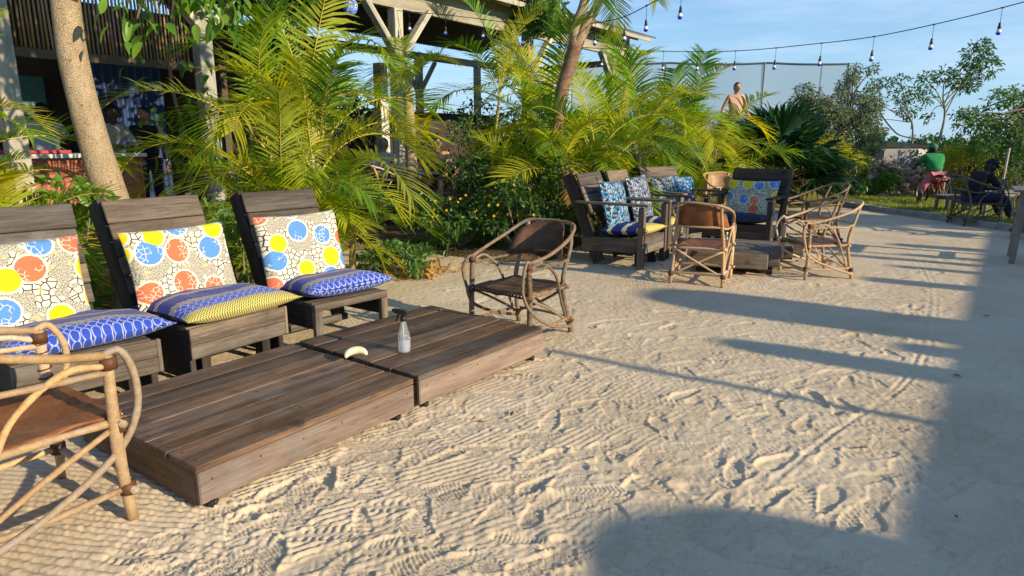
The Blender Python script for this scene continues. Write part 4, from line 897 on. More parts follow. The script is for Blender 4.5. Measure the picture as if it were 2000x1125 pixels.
M_mid = leafmat('mid_leaf', (.06, .15, .035), (.15, .26, .065), None, .3)
def cloud(name, mat, parent, blobs, n, size, asp=.45, up=.35, shell=.5, droop=.2, out=.6):
    vol = np.array([np.prod(np.broadcast_to(b[1], (3,))) ** .7 for b in blobs]); cnt = np.maximum(3, (n * vol / vol.sum()).astype(int)); vs, fs, k = [], [], 0
    for (c, r), m in zip(blobs, cnt):
        P, d = ell_pts(m, c, np.broadcast_to(r, (3,)), shell); D = d * out + rng.normal(size=d.shape) * .6
        v, f = leaf_arrays(P, D, size * rng.uniform(.65, 1.25, m), asp, droop, up); vs.append(v); fs.append(f + k); k += len(v)
    o = obj(name, mesh_np(name, np.vstack(vs), [np.vstack(fs)], mat, False), parent); o['kind'] = 'stuff'; return o
def rblobs(c, r, n, rb, g, flat=1.):
    out = []
    for _ in range(n):
        d = g.normal(size=3); d /= np.linalg.norm(d); d[2] = abs(d[2]) * flat if flat > 1 else d[2]; q = g.uniform(.35, 1) ** .5
        out.append((np.asarray(c) + d * np.asarray(r) * q, np.array([1, 1, .8]) * rb * g.uniform(.6, 1.3)))
    return out
def shrub(label, x, y, h, w, n, size, mat, seed, nm='shrub', cat='shrub', group=None, asp=.45, z=None, nb=14, out=.6, up=.35):
    g = np.random.default_rng(seed); z = float(bedz(np.array([x]), np.array([y]))[0]) if z is None else z; t = thing(nm, label, cat, (x, y, z), 0, group)
    bl = rblobs((0, 0, h * .55), (w / 2, w / 2, h * .45), nb, min(h, w) * .22, g); tw = MB()
    for c, r in bl: tw.tube([(0, 0, -.05), tuple(np.array(c) * (.5, .5, .45)), tuple(c)], [.014, .01, .004], 5, 3)
    tw.obj('stems', M_twig, t); cloud('foliage', mat, t, bl, n, size, asp, up, .3, .2, out); return t
def bush_flowers(t, n, h, w, seed):
    g = np.random.default_rng(seed); mf = plain('yellow_petal', (.75, .52, .02), .6)
    fm = MB(); 
    for k in range(5): a = k * 1.257; fm.quad((0, 0, 0), (.014 * math.cos(a - .4), .014 * math.sin(a - .4), .006), (.02 * math.cos(a), .02 * math.sin(a), .004), (.014 * math.cos(a + .4), .014 * math.sin(a + .4), .006))
    me = fm.me('flower', mf)
    for _ in range(n):
        d = g.normal(size=3); d[1] = -abs(d[1]); d[2] = abs(d[2]); d /= np.linalg.norm(d)
        obj('flower', me, t, tuple(d * np.array([w / 2 * .98, w / 2 * .98, h * .5]) + [0, 0, h * .5]), (1.1 + g.normal(0, .3), 0, g.normal(0, .6)))
fb = [('low glossy green bush with yellow flowers left of the dark cane chair', -.72, 8.85, .70, 1.25, 1900, 41), ('glossy green bush with yellow flowers behind the dark cane chair', .12, 8.55, .82, 1.25, 1900, 42), ('small dark green bush beside the first armchair', .72, 9.35, 1.15, 1.1, 1500, 43), ('dark leafy bush under the palm by the pavilion deck', -.2, 9.9, 1.3, 1.5, 2200, 44), ('dark bush below the tall palm at the pavilion corner', .9, 11.0, 1.4, 1.5, 1800, 45)]
for lb, x, y, h, w, n, sd_ in fb:
    t = shrub(lb, x, y, h, w, n, .085, M_shrub, sd_, 'flowering_bush', 'bush', 'bushes along the pavilion bed', nb=18)
    if sd_ < 43: bush_flowers(t, 30, h, w, sd_)
shrub('thick green hedge plant under the pavilion corner right of the seated woman', .15, 13.1, 2.0, 1.6, 2600, .10, M_shrub, 46, nb=22)
shrub('tall green hedge behind the palm clump beside the forked trunk', 1.6, 13.8, 2.0, 2.4, 2600, .11, M_shrub, 47, nb=22)
shrub('small bright green shrub at the foot of the leaning trunk', -3.55, 5.15, 1.28, .62, 420, .11, M_broad, 48, asp=.55, nb=9)
shrub('low green plant in the gap right of the open fronted seat', -1.32, 7.15, .42, .85, 700, .085, M_mid, 49)
shrub('tufted green plants between the middle and open fronted seats', -2.45, 5.9, .95, .8, 700, .13, M_mid, 50, asp=.22, out=.3)
shrub('dark leafy plants between the two left slatted seats', -3.5, 4.75, .95, .7, 500, .14, M_mid, 51, asp=.2)
shrub('lime green croton like shrub right of the fan palm', 7.3, 16.4, 1.35, 1.9, 1300, .22, M_yellowg, 52, asp=.16, out=.9, up=.2)
shrub('spiky lime green shrub in front of the olive tree', 8.3, 17.4, 1.25, 1.8, 1100, .22, M_yellowg, 53, asp=.16, out=.9, up=.2)
shrub('green undergrowth below the fan palm', 6.6, 16.2, .7, 1.7, 1200, .13, M_mid, 54, asp=.3)
shrub('low round green plant before the rubble wall', 9.4, 17.3, .62, 1.1, 800, .11, M_broad, 55)
shrub('second low green plant close to the grass', 8.5, 16.7, .5, .9, 600, .11, M_mid, 56)
def grass_tuft(label, x, y, h, n, spread, mat, seed):
    g = np.random.default_rng(seed); z = float(bedz(np.array([x]), np.array([y]))[0]); t = thing('grass_tuft', label, 'grass tuft', (x, y, max(z, 0) - .01)); m = MB()
    P = np.c_[g.normal(0, spread * .3, n), g.normal(0, spread * .3, n), np.zeros(n)]; D = np.c_[g.normal(0, .5, (n, 2)), np.ones(n)]
    v, f = leaf_arrays(P, D, h * g.uniform(.5, 1.2, n), .04, .35, .1); o = obj('blades', mesh_np('blades', v, [f], mat), t); o['kind'] = 'stuff'
grass_tuft('wispy grass tuft at the bed edge right of the open fronted seat', -1.35, 8.3, .34, 260, .6, M_mid, 61)
grass_tuft('dry grass tuft beside the open fronted seat', -1.0, 7.2, .26, 160, .5, M_dead, 62)
grass_tuft('green grass tuft at the left end of the flowering bush', -1.5, 8.75, .3, 200, .5, M_mid, 63)

# big leaning trunk with broad leaves hanging from its branches
bigt = thing('leaning_tree', 'big pale leaning tree trunk behind the middle slatted seat', 'tree', (-3.32, 5.55, 0))
MB().tube([(0.09, .0, -.1), (.06, 0, .25), (.03, 0, .62), (-.04, 0, 1.0), (-.15, .02, 1.55), (-.22, .03, 2.15), (-.22, .05, 2.8), (-.18, .05, 3.6), (-.1, .1, 4.4)], [.225, .175, .145, .128, .115, .108, .100, .096, .085], 22, 6, True, .012).obj('trunk', M_bark, bigt)
BO = np.array([.3, 0, 0])
brs = [[(-.55, .05, 3.1), (-.15, .25, 3.25), (.25, .3, 3.1), (.55, .35, 2.7), (.66, .4, 2.35)], [(-.54, .05, 3.5), (.1, .1, 3.7), (.6, .1, 3.45), (.95, .0, 3.0)], [(-.5, .1, 4.2), (.3, .5, 4.3), (1.1, .7, 3.9), (1.6, .8, 3.3)], [(-.56, .05, 3.3), (-.9, -.2, 3.5), (-1.3, -.2, 3.4)], [(.25, .3, 3.1), (.1, .1, 2.75), (.05, 0, 2.4)], [(.3, .5, 4.3), (.9, .3, 3.9), (1.3, .2, 3.35)]]
brs = [[tuple(np.array(p) + BO) for p in b] for b in brs]
bm_ = MB()
for b in brs: bm_.tube(jit(b, .02), np.linspace(.03, .007, len(b)), 6, 5)
bm_.obj('branches', M_bark2, bigt)
cloud('canopy', M_broad, bigt, [((1.6, -.3, 4.0), (.8, .6, .45)), ((2.3, .2, 4.3), (.8, .7, .5)), ((1.9, .5, 4.9), (.9, .8, .5)), ((2.8, -.3, 4.9), (.8, .7, .5)), ((1.2, .2, 4.7), (.9, .8, .5)), ((2.6, .7, 3.95), (.6, .5, .35)), ((3.1, .5, 4.4), (.6, .6, .5)), ((2.2, -.8, 4.5), (.7, .6, .5))], 2600, .17, .5)
MB().tube([(-.1, .1, 4.0), (1.0, .1, 4.3), (2.2, .1, 4.5), (3., .2, 4.6)], [.07, .055, .04, .015], 7, 5).obj('limb', M_bark, bigt)
def bl_mesh(seed):
    g = np.random.default_rng(seed); n = 7; s = np.linspace(0, 1, n); w = .5 * .42 * np.sin(np.pi * s ** .8) ** .9 + .004; cz = -.28 * s ** 2 * g.uniform(.4, 1.6)
    l = np.c_[s, w, cz + w * .35]; m = np.c_[s, 0 * s, cz]; r_ = np.c_[s, -w, cz + w * .35]; v = np.vstack([l, m, r_]); i = np.arange(n - 1)[:, None]
    return mesh_np('leaf', v, [np.vstack([np.hstack([i, i + 1, i + 1 + n, i + n]), np.hstack([i + n, i + n + 1, i + 1 + 2 * n, i + 2 * n])])], M_broad, True)
BL = [bl_mesh(i) for i in range(4)]
g = np.random.default_rng(77); nleaf = 0
for b, m in zip(brs, (78, 76, 100, 20, 44, 74)):
    cc = catmull(b, 8); 
    for _ in range(m):
        p = cc[int(len(cc) * g.uniform(.3, 1) - 1e-3)] + g.normal(0, .12, 3); d = Vector((g.normal(0, .7), g.normal(-.1, .6), g.normal(-.75, .5))).normalized(); q = d.to_track_quat('X', 'Z')
        o = obj('leaf', BL[g.integers(4)], bigt, tuple(p)); o.rotation_euler = (q @ Quaternion((1, 0, 0), g.normal(0, .6))).to_euler(); s = g.uniform(.12, .20); o.scale = (s, s, s)
# climber with broad leaves on the pavilion post
cl = thing('climber', 'broad leaved climber on the pavilion post left of the big palm', 'climbing plant', (-4.25, 8.55, .25))
MB().tube(jit([(0, 0, 0), (.1, -.1, 1.), (0, -.12, 2.), (.15, -.1, 3.), (.5, 0, 3.6)], .05), [.03, .025, .02, .015, .01], 6, 5).obj('stem', M_bark2, cl)
for _ in range(95):
    z = g.uniform(.9, 3.7); o = obj('leaf', BL[g.integers(4)], cl, (g.normal(.12 + .12 * max(0, z - 2.6), .22), -.1 + g.normal(-.05, .12), z)); q = Vector((g.normal(0, .7), g.normal(-.4, .4), g.normal(-.6, .5))).normalized().to_track_quat('X', 'Z'); o.rotation_euler = q.to_euler(); s = g.uniform(.12, .24); o.scale = (s, s, s)
# climber on roof edge
t = thing('roof_creeper', 'green creeper spilling over the pavilion roof edge', 'climbing plant', (.55, 14.6, 3.9)); cloud('foliage', M_mid, t, rblobs((0, 0, .2), (.75, .5, .55), 14, .24, np.random.default_rng(3)), 1500, .13, .55)
# forked tree
ft = thing('forked_tree', 'slim brown tree trunk forking above the pavilion roof edge', 'tree', (.54, 9.95, .05))
MB().tube(jit([(0, 0, -.1), (.02, 0, .8), (.1, 0, 1.5), (.20, 0, 2.1), (.30, 0, 2.5), (.38, 0, 2.78)], .012), [.13, .115, .10, .095, .095, .105], 12, 5, True, .03).obj('trunk', M_bark2, ft)
for pth in ([(.38, 0, 2.72), (.50, 0, 2.98), (.72, .05, 3.4), (.95, .1, 4.1)], [(.37, 0, 2.72), (.37, .02, 3.0), (.50, .05, 3.4), (.5, .1, 4.1)]): MB().tube(pth, [.085, .075, .068, .06], 10, 5, True, .03).obj('limb', M_bark, ft)
for k in range(10): obj('frond', FR['green'][(k * 3) % 8], ft, (.8, .1, 3.95), (0, .75, k * .63), .75)

def tree(label, x, y, trunk, blobs, n, size, mat, rt=.05, nm='tree', asp=.45, branches=True, group=None, z=None, up=.35):
    z = 0. if z is None else z; t = thing(nm, label, 'tree', (x, y, z), 0, group)
    MB().tube(jit(trunk, .02), np.linspace(rt, rt * .45, len(trunk)), 8, 5, True, .05).obj('trunk', M_twig, t)
    b = MB(); tp = np.asarray(trunk[-1], float)
    for c, r in blobs: 
        st = catmull(trunk, 6); j = int(len(st) * rng.uniform(.55, 1) - .01); b.tube(jit([st[j], (st[j] + np.asarray(c)) / 2 + [0, 0, .08], c], .04), [rt * .4, rt * .3, rt * .12], 5, 4)
    b.obj('branches', M_twig, t); cloud('crown', mat, t, blobs, n, size, asp, up, .25, .25, .5); return t
g = np.random.default_rng(5)
tree('fine leaved olive green tree with a drooping round crown', 8.7, 17.9, [(0, 0, .1), (.05, 0, .9), (.2, 0, 1.7), (.1, 0, 2.4)], rblobs((-.2, 0, 1.8), (1.1, .9, 1.2), 84, .28, g) + rblobs((.35, 0, 2.9), (.55, .5, .5), 12, .16, g) + rblobs((-1.0, 0, 2.7), (.4, .3, .25), 7, .10, g), 21000, .085, M_olive, .06, asp=.42)
tree('slender curved young tree with a small leafy head left of the tall one', 11.25, 19.6, [(.35, 0, .2), (.36, 0, 1.3), (.25, 0, 2.0), (-.1, 0, 2.4)], [((-.1, 0, 2.75), (.35, .3, .3)), ((.15, 0, 2.35), (.3, .3, .22)), ((-.9, 0, 2.5), (.4, .3, .22)), ((-1.25, 0, 2.75), (.35, .3, .2)), ((-.7, 0, 3.1), (.4, .3, .16)), ((-1.1, 0, 2.05), (.3, .3, .16)), ((-.2, 0, 3.2), (.3, .2, .14)), ((.3, 0, 2.85), (.2, .2, .14))], 900, .13, M_mid, .035, asp=.36)
tree('small leafy tree low between the slender trunks', 11.0, 20.3, [(0, 0, .1), (.02, 0, 1.2)], rblobs((0, 0, 1.55), (.36, .3, .32), 9, .17, g), 420, .14, M_mid, .03)
tree('tall slender tree with a lopsided leafy head', 12.6, 20.0, [(-.2, 0, .1), (.1, 0, 1.5), (.12, 0, 2.2), (.0, 0, 2.75)], [((-.55, 0, 3.2), (.26, .25, .28)), ((-.5, 0, 2.75), (.25, .25, .25)), ((.0, 0, 3.3), (.3, .3, .3)), ((.45, 0, 3.25), (.42, .3, .4)), ((.8, 0, 3.85), (.46, .35, .46)), ((1.15, 0, 3.6), (.4, .3, .4)), ((.75, 0, 3.1), (.3, .3, .22)), ((1.0, 0, 4.15), (.25, .2, .22)), ((-.35, 0, 2.15), (.18, .15, .12))], 1500, .14, M_mid, .045, asp=.34)
tree('spreading tree at the right edge with layered leafy branches', 11.6, 15.6, [(0, 0, 0), (-.1, 0, 1.0), (.1, 0, 1.8), (.3, 0, 2.6)], rblobs((.3, 0, 1.9), (1.1, 1., .85), 24, .32, g) + rblobs((-.95, 0, 2.0), (.45, .4, .3), 6, .22, g) + rblobs((-.55, 0, 1.2), (.7, .5, .45), 8, .26, g), 3400, .12, M_mid, .06, asp=.36)
tree('dark leaved tree reaching in at the right edge', 10.4, 12.2, [(.6, 0, 0), (.5, 0, 1.4), (.2, 0, 2.3), (0, 0, 2.8)], [((-.35, 0, 2.95), (.25, .3, .2)), ((0, 0, 2.7), (.35, .3, .25)), ((.4, 0, 2.4), (.5, .4, .35)), ((.5, 0, 3.2), (.5, .4, .4)), ((.2, 0, 2.1), (.4, .3, .2))], 800, .15, M_shrub, .06, asp=.4)
for lb, x, y, h, w, n, sz, m_, sd_ in (('dark green thicket behind the cyclist', 12.3, 18.6, 1.5, 2.2, 2200, .13, M_shrub, 71), ('bright green bush behind the seated man', 11.4, 16.3, 1.35, 2.0, 2200, .11, M_yellowg, 72), ('leafy green bush at the right edge behind the side table', 13.0, 15.4, 1.6, 2.2, 2400, .14, M_mid, 73), ('rounded green bush beyond the white post', 12.6, 17.2, 1.75, 2.0, 2000, .13, M_mid, 74), ('distant green thicket at the foot of the tall slender tree', 13.2, 21.5, 1.5, 3.0, 2000, .15, M_shrub, 75), ('low green thicket right of the block wall', 11.9, 21.8, 1.35, 2.4, 1600, .15, M_shrub, 76), ('green bushes deep at the right edge', 15.6, 18.5, 2.3, 3.0, 2600, .16, M_mid, 77), ('dark undergrowth right of the fan palm on the raised bed', 7.6, 18.8, 1.6, 2.4, 1800, .14, M_shrub, 78), ('leafy bushes at the back of the pavilion seen between the posts', -5.0, 17.5, 2.4, 5.0, 3600, .18, M_mid, 79), ('tall green bushes behind the right half of the pavilion', 0., 19.5, 2.5, 5.0, 3600, .18, M_mid, 80)):
    shrub(lb, x, y, h, w, n, sz, m_, sd_, group=None, nb=24, asp=.36)
# distant green belt toward the horizon
dg = np.random.default_rng(9); bl = [((x, 60 + dg.uniform(-6, 10), .6), np.array([3.2, 2., 1.0]) * dg.uniform(.6, 1.2)) for x in np.arange(-40, 75, 2.6)]
o = cloud('distant_scrub', M_shrub, None, bl, 9000, .9, .5); o['kind'] = 'stuff'

# ------------------------------------------------------------------ fence with net, posts, block wall, rubble wall
M_net = Mat('shade_net'); nv = M_net.sep(M_net.co('Object')); M_net = M_net.bsdf((.27, .36, .44), .9, .1, alpha=.62)
fe = thing('net_fence', 'tall fence of grey blue shade net on thin posts behind the palms', 'fence', (2.0, 23.0, .6), 0)
FX = np.array([0, 3.1, 6.4, 8.3, 9.2, 11.2]); tz = 3.42
for i, x in enumerate(FX[:-1]): MB().tube([(x, 0, -.6), (x + .02, 0, tz)], .026, 7).obj('post', M_twig, fe)
MB().tube([(6.45, -.02, 1.9), (7.0, -.4, .2)], .03, 6).obj('brace', M_twig, fe)
ns = 60; xs = np.linspace(0, 9.2, ns); sg = tz - .06 * np.abs(np.sin(xs / 3.3 * np.pi)); a = np.c_[xs, .05 * np.sin(xs * 2.1), sg]; b = np.c_[xs, .05 * np.sin(xs * 1.7) , np.full(ns, -.3)]; i = np.arange(ns - 1)[:, None]
obj('net', mesh_np('net', np.vstack([a, b]), [np.hstack([i, i + 1, i + 1 + ns, i + ns])], M_net, True), fe)
MB().tube(a, .034, 6).obj('top_rope', plain('dark_rope', (.05, .07, .09)), fe)
MB().tube([(7.95, -4.2, 2.1), (8.2, -4.2, 1.6), (8.65, -4.15, 1.14), (8.95, -4.1, 1.0), (9.4, -4., .93), (9.7, -4, .8)], .02, 6, 4).obj('fallen_rope', plain('dark_net_rope', (.03, .04, .045)), fe)
bw = thing('block_wall', 'low grey block structure with a white corner and dark sagging cover', 'wall', (11.1, 18.9, 0), 4)
board('wall', M_concrete, bw, (-.75, 0, 1.0), (.55, 0, 1.0), .3, .56); MB().box((.62, -.02, 1.0), (.1, .34, .56)).obj('corner', M_white, bw); MB().box((.35, -.16, 1.16), (.26, .04, .18)).obj('patch', M_white, bw); MB().box((-1.25, -.3, .80), (.3, .2, .2)).obj('pale_block', M_white, bw)
cv = np.array([(-.95, -.1, 1.44), (.3, -.1, 1.38), (.85, -.1, 1.29), (-.95, .5, 1.5), (.3, .5, 1.43), (.85, .5, 1.3), (-.95, -.22, 1.30), (.3, -.2, 1.30), (.9, -.2, 1.24)])
obj('cover', mesh_np('cover', cv, [[(0, 1, 4, 3), (1, 2, 5, 4), (0, 6, 7, 1), (1, 7, 8, 2)]], plain('dark_tarp', (.018, .024, .02), .8, .4, 6.)), bw)
rw = thing('rubble_wall', 'low dry wall of brown and pale rubble stones beyond the grass', 'wall', (11.2, 17.4, 0), 0)
g = np.random.default_rng(15); Ms = [plain('stone_brown', (.36, .22, .13), .9, .4, 8.), plain('stone_pale', (.50, .38, .26), .9, .3, 8.), plain('stone_grey', (.33, .25, .19), .9, .4, 8.)]
SM = []
for k in range(9):
    b = MB().ball((0, 0, 0), (1, .8, .7), 7, 5); v = np.vstack(b.v); v *= 1 + .18 * g.normal(size=(len(v), 1)); b.v = [v]; b.sm = [False] * len(b.sm); SM.append(b.me('stone', Ms[k % 3]))
for _ in range(265):
    x = g.uniform(-1.9, 1.5); z = g.uniform(0, 1) ** 1.1 * (.86 + .12 * math.sin(x * 3)); obj('stone', SM[g.integers(9)], rw, (x, g.uniform(-.18, .2) + .25 * z, z + .05), tuple(g.uniform(-.6, .6, 3)), g.uniform(.06, .13))
for _ in range(30): obj('stone', SM[g.integers(9)], rw, (g.uniform(-3.2, 1.2), g.uniform(-.9, -.3), .08), tuple(g.uniform(-.6, .6, 3)), g.uniform(.05, .11))
tag(MB().tube([(0, 0, 0), (.02, 0, .7), (.05, 0, 1.32)], [.03, .028, .026], 7).obj('marker_post', M_pale, None, (10.75, 14.6, 0)), 'thin pale leaning post among the bushes at right', 'post')
tag(MB().tube([(0, 0, 0), (0, 0, 1.1), (.0, 0, 1.95)], [.045, .045, .045], 7).obj('white_post', M_white, None, (13.1, 18.6, 0)), 'white upright post behind the right hand bushes', 'post')

# ------------------------------------------------------------------ festoon lights
M_bulbw = Mat('frosted_bulb').bsdf((.82, .84, .9), .25, .5); M_bulbb = Mat('blue_bulb').bsdf((.02, .03, .55), .2, .6)
sk_ = MB().lathe([(.013, 0), (.015, -.01), (.0165, -.045), (.021, -.05), (.021, -.075), (.015, -.08)], 12).me('socket', M_black)
bw_ = MB().lathe([(.016, -.078), (.026, -.094), (.0305, -.112), (.0305, -.122)], 14).me('bulb', M_bulbw); bb_ = MB().lathe([(.0307, -.121), (.028, -.138), (.018, -.150), (.004, -.154)], 14).me('bulb_cap', M_bulbb)
def festoon(label, pts, bulbs, drop=.17):
    t = thing('festoon_lights', label, 'string lights', (0, 0, 0), 0, 'festoon lights over the yard'); c = catmull(pts, 14); MB().tube(c, .006, 6).obj('cable', M_black, t)
    o_ = t
    d = np.concatenate(([0], np.cumsum(np.linalg.norm(np.diff(c, axis=0), axis=1)))); cu = None
    for s in bulbs:
        p = np.array([np.interp(s, d, c[:, k]) for k in range(3)]); h = drop * random.uniform(.88, 1.1); rot = (random.uniform(-.06, .06), random.uniform(-.06, .06), 0)
        MB().tube([(0, 0, .004), (.002, 0, -h * .5), (0, 0, -h)], .003, 5).box((0, 0, 0), (.03, .016, .016)).obj('hanging_wire', M_black, t, tuple(p))
        so = obj('socket', sk_, t, tuple(p + [0, 0, -h]), rot, .9); obj('bulb', bw_, so); obj('bulb_cap', bb_, so)
    return t
pt_ = thing('palm_trunk', 'ringed pale palm trunk with drooping yellow fronds right of the pavilion post', 'palm', (-1.72, 11.25, .1))
st_ = np.linspace(0, 2.35, 40); MB().tube(np.c_[.03 * np.sin(st_ * 1.2), 0 * st_, st_ - .1], .105 - .012 * st_ + .006 * (np.arange(40) % 3 == 0), 12).obj('trunk', M_bark, pt_)
for k in range(8): obj('frond', FR['yellow'][(2 + k * 5) % 8], pt_, (.02, 0, 2.2), (rng.normal(0, .15), rng.normal(.05, .1), k * 2.4), .55 + .15 * rng.random())
for o in list(bpy.data.objects):
    if o.name.startswith('areca_palm') and 'between the slatted seats and the pavilion' in o.get('label', ''):
        for k, (az, s_, z_) in enumerate(((3.0, .95, .75), (2.5, .85, .55), (3.5, .9, 1.0), (3.9, .8, .6), (.3, .7, 1.5))): obj('frond', FR['yellow'][(5, 6, 4, 6, 5)[k]], o, (-.2, 0, z_), (0, 0, az), s_)
    if o.name.startswith('areca_palm') and 'left edge' in o.get('label', ''):
        for k, (az, s_, z_) in enumerate(((.1, .5, 1.45), (-.5, .5, .9), (.5, .62, .6), (-.2, .6, .35))): obj('frond', FR['wide'][(4, 5, 6, 5)[k]], o, (0, 0, z_), (0, 0, az), s_)
for o in list(bpy.data.objects):
    if o.name == 'climber': cloud('foliage', M_broad, o, [((.25, .75, 3.05), (.4, .35, .4)), ((.6, 1.2, 3.2), (.45, .4, .45)), ((.95, 1.75, 3.2), (.45, .4, .4)), ((.1, .4, 3.3), (.4, .3, .35)), ((.8, 1.5, 2.7), (.35, .35, .3))], 650, .19, .5)
# unseen trees added across the yard to shade the dark armchair and seated man
tree('unseen leafy tree added across the yard to shade the dark armchair', 10.9, 4.3, [(0, 0, 0), (.1, 0, 1.6), (0, 0, 3.2)], rblobs((0, 0, 4.0), (.45, .4, .35), 9, .32, np.random.default_rng(2)), 1100, .2, M_mid, .1)
tree('unseen leafy tree added across the yard to shade the seated man', 14.9, 7.2, [(0, 0, 0), (.1, 0, 1.6), (0, 0, 3.0)], rblobs((0, 0, 3.9), (1.1, 1.0, .8), 18, .5, np.random.default_rng(3)), 2200, .25, M_mid, .12)
F1 = [(-1.95, 11.9, 3.62), (-.95, 11.4, 3.45), (.45, 10.6, 3.17), (1.35, 9.5, 3.06), (1.72, 8.1, 3.06), (2.35, 7.0, 3.20), (3.3, 5.6, 3.60)]
F2 = [(.55, 14.2, 3.4), (2.0, 12.6, 3.08), (3.3, 11.1, 2.86), (4.2, 9.9, 2.80), (5.0, 8.9, 2.83), (6.1, 7.6, 3.09), (7.3, 6.4, 3.62)]
festoon('nearer string of hanging bulbs rising from the pavilion post to the top right', F1, np.arange(.25, 9.0, .72))
festoon('farther string of hanging bulbs running across the sky to the right', F2, np.arange(.3, 11.0, .70))
mz = Mat('blue_mosaic'); q = mz.sep(mz.vor(mz.co('Object'), 40., 'F1', 'Color')); mzm = mz.bsdf(mz.mix(mz.mix((.03, .06, .55), (.25, .45, .9), q[0]), (.75, .85, .95), q[1] > .8), .15, .7)
ml = thing('mosaic_lantern', 'blue mosaic disc lantern hanging under the pavilion roof', 'lantern', (-2.56, 11.15, 3.54)); MB().ball((0, 0, 0), (.115, .06, .135), 20, 12).obj('globe', mzm, ml); MB().tube([(0, 0, .13), (0, 0, .42)], .008, 6).obj('cord', M_black, ml)

# ------------------------------------------------------------------ people
M_skin = plain('light_skin', (.56, .30, .20), .5, .08); M_skin_dk = plain('dark_skin', (.075, .038, .024), .45, .1); M_skin_tan = plain('tanned_skin', (.42, .21, .12), .5, .08)
M_hair = plain('dark_hair', (.02, .014, .01), .6); M_hairg = plain('grey_hair', (.22, .2, .18), .7); M_eye = plain('eye_dark', (.01, .008, .008), .3); M_lip = plain('lip', (.3, .1, .08), .5)
def cloth(n, c): return plain(n, c, .85, .15, 20.)
def skin_arr(verts, edges, rad, root=0, sub=2):
    me = bpy.data.meshes.new('tmp'); me.from_pydata([tuple(v) for v in verts], edges, []); o = bpy.data.objects.new('tmp', me); COL.objects.link(o)
    sk = o.modifiers.new('s', 'SKIN'); sk.use_smooth_shade = True
    for i, r_ in enumerate(rad): me.skin_vertices[0].data[i].radius = (r_, r_) if np.isscalar(r_) else tuple(r_); me.skin_vertices[0].data[i].use_root = (i == root)
    ss = o.modifiers.new('u', 'SUBSURF'); ss.levels = sub; ss.render_levels = sub
    dg_ = bpy.context.evaluated_depsgraph_get(); e = o.evaluated_get(dg_); m2 = e.to_mesh(); v = [tuple(q.co) for q in m2.vertices]; f = [tuple(p.vertices) for p in m2.polygons]; e.to_mesh_clear()
    bpy.data.objects.remove(o); bpy.data.meshes.remove(me); return v, f
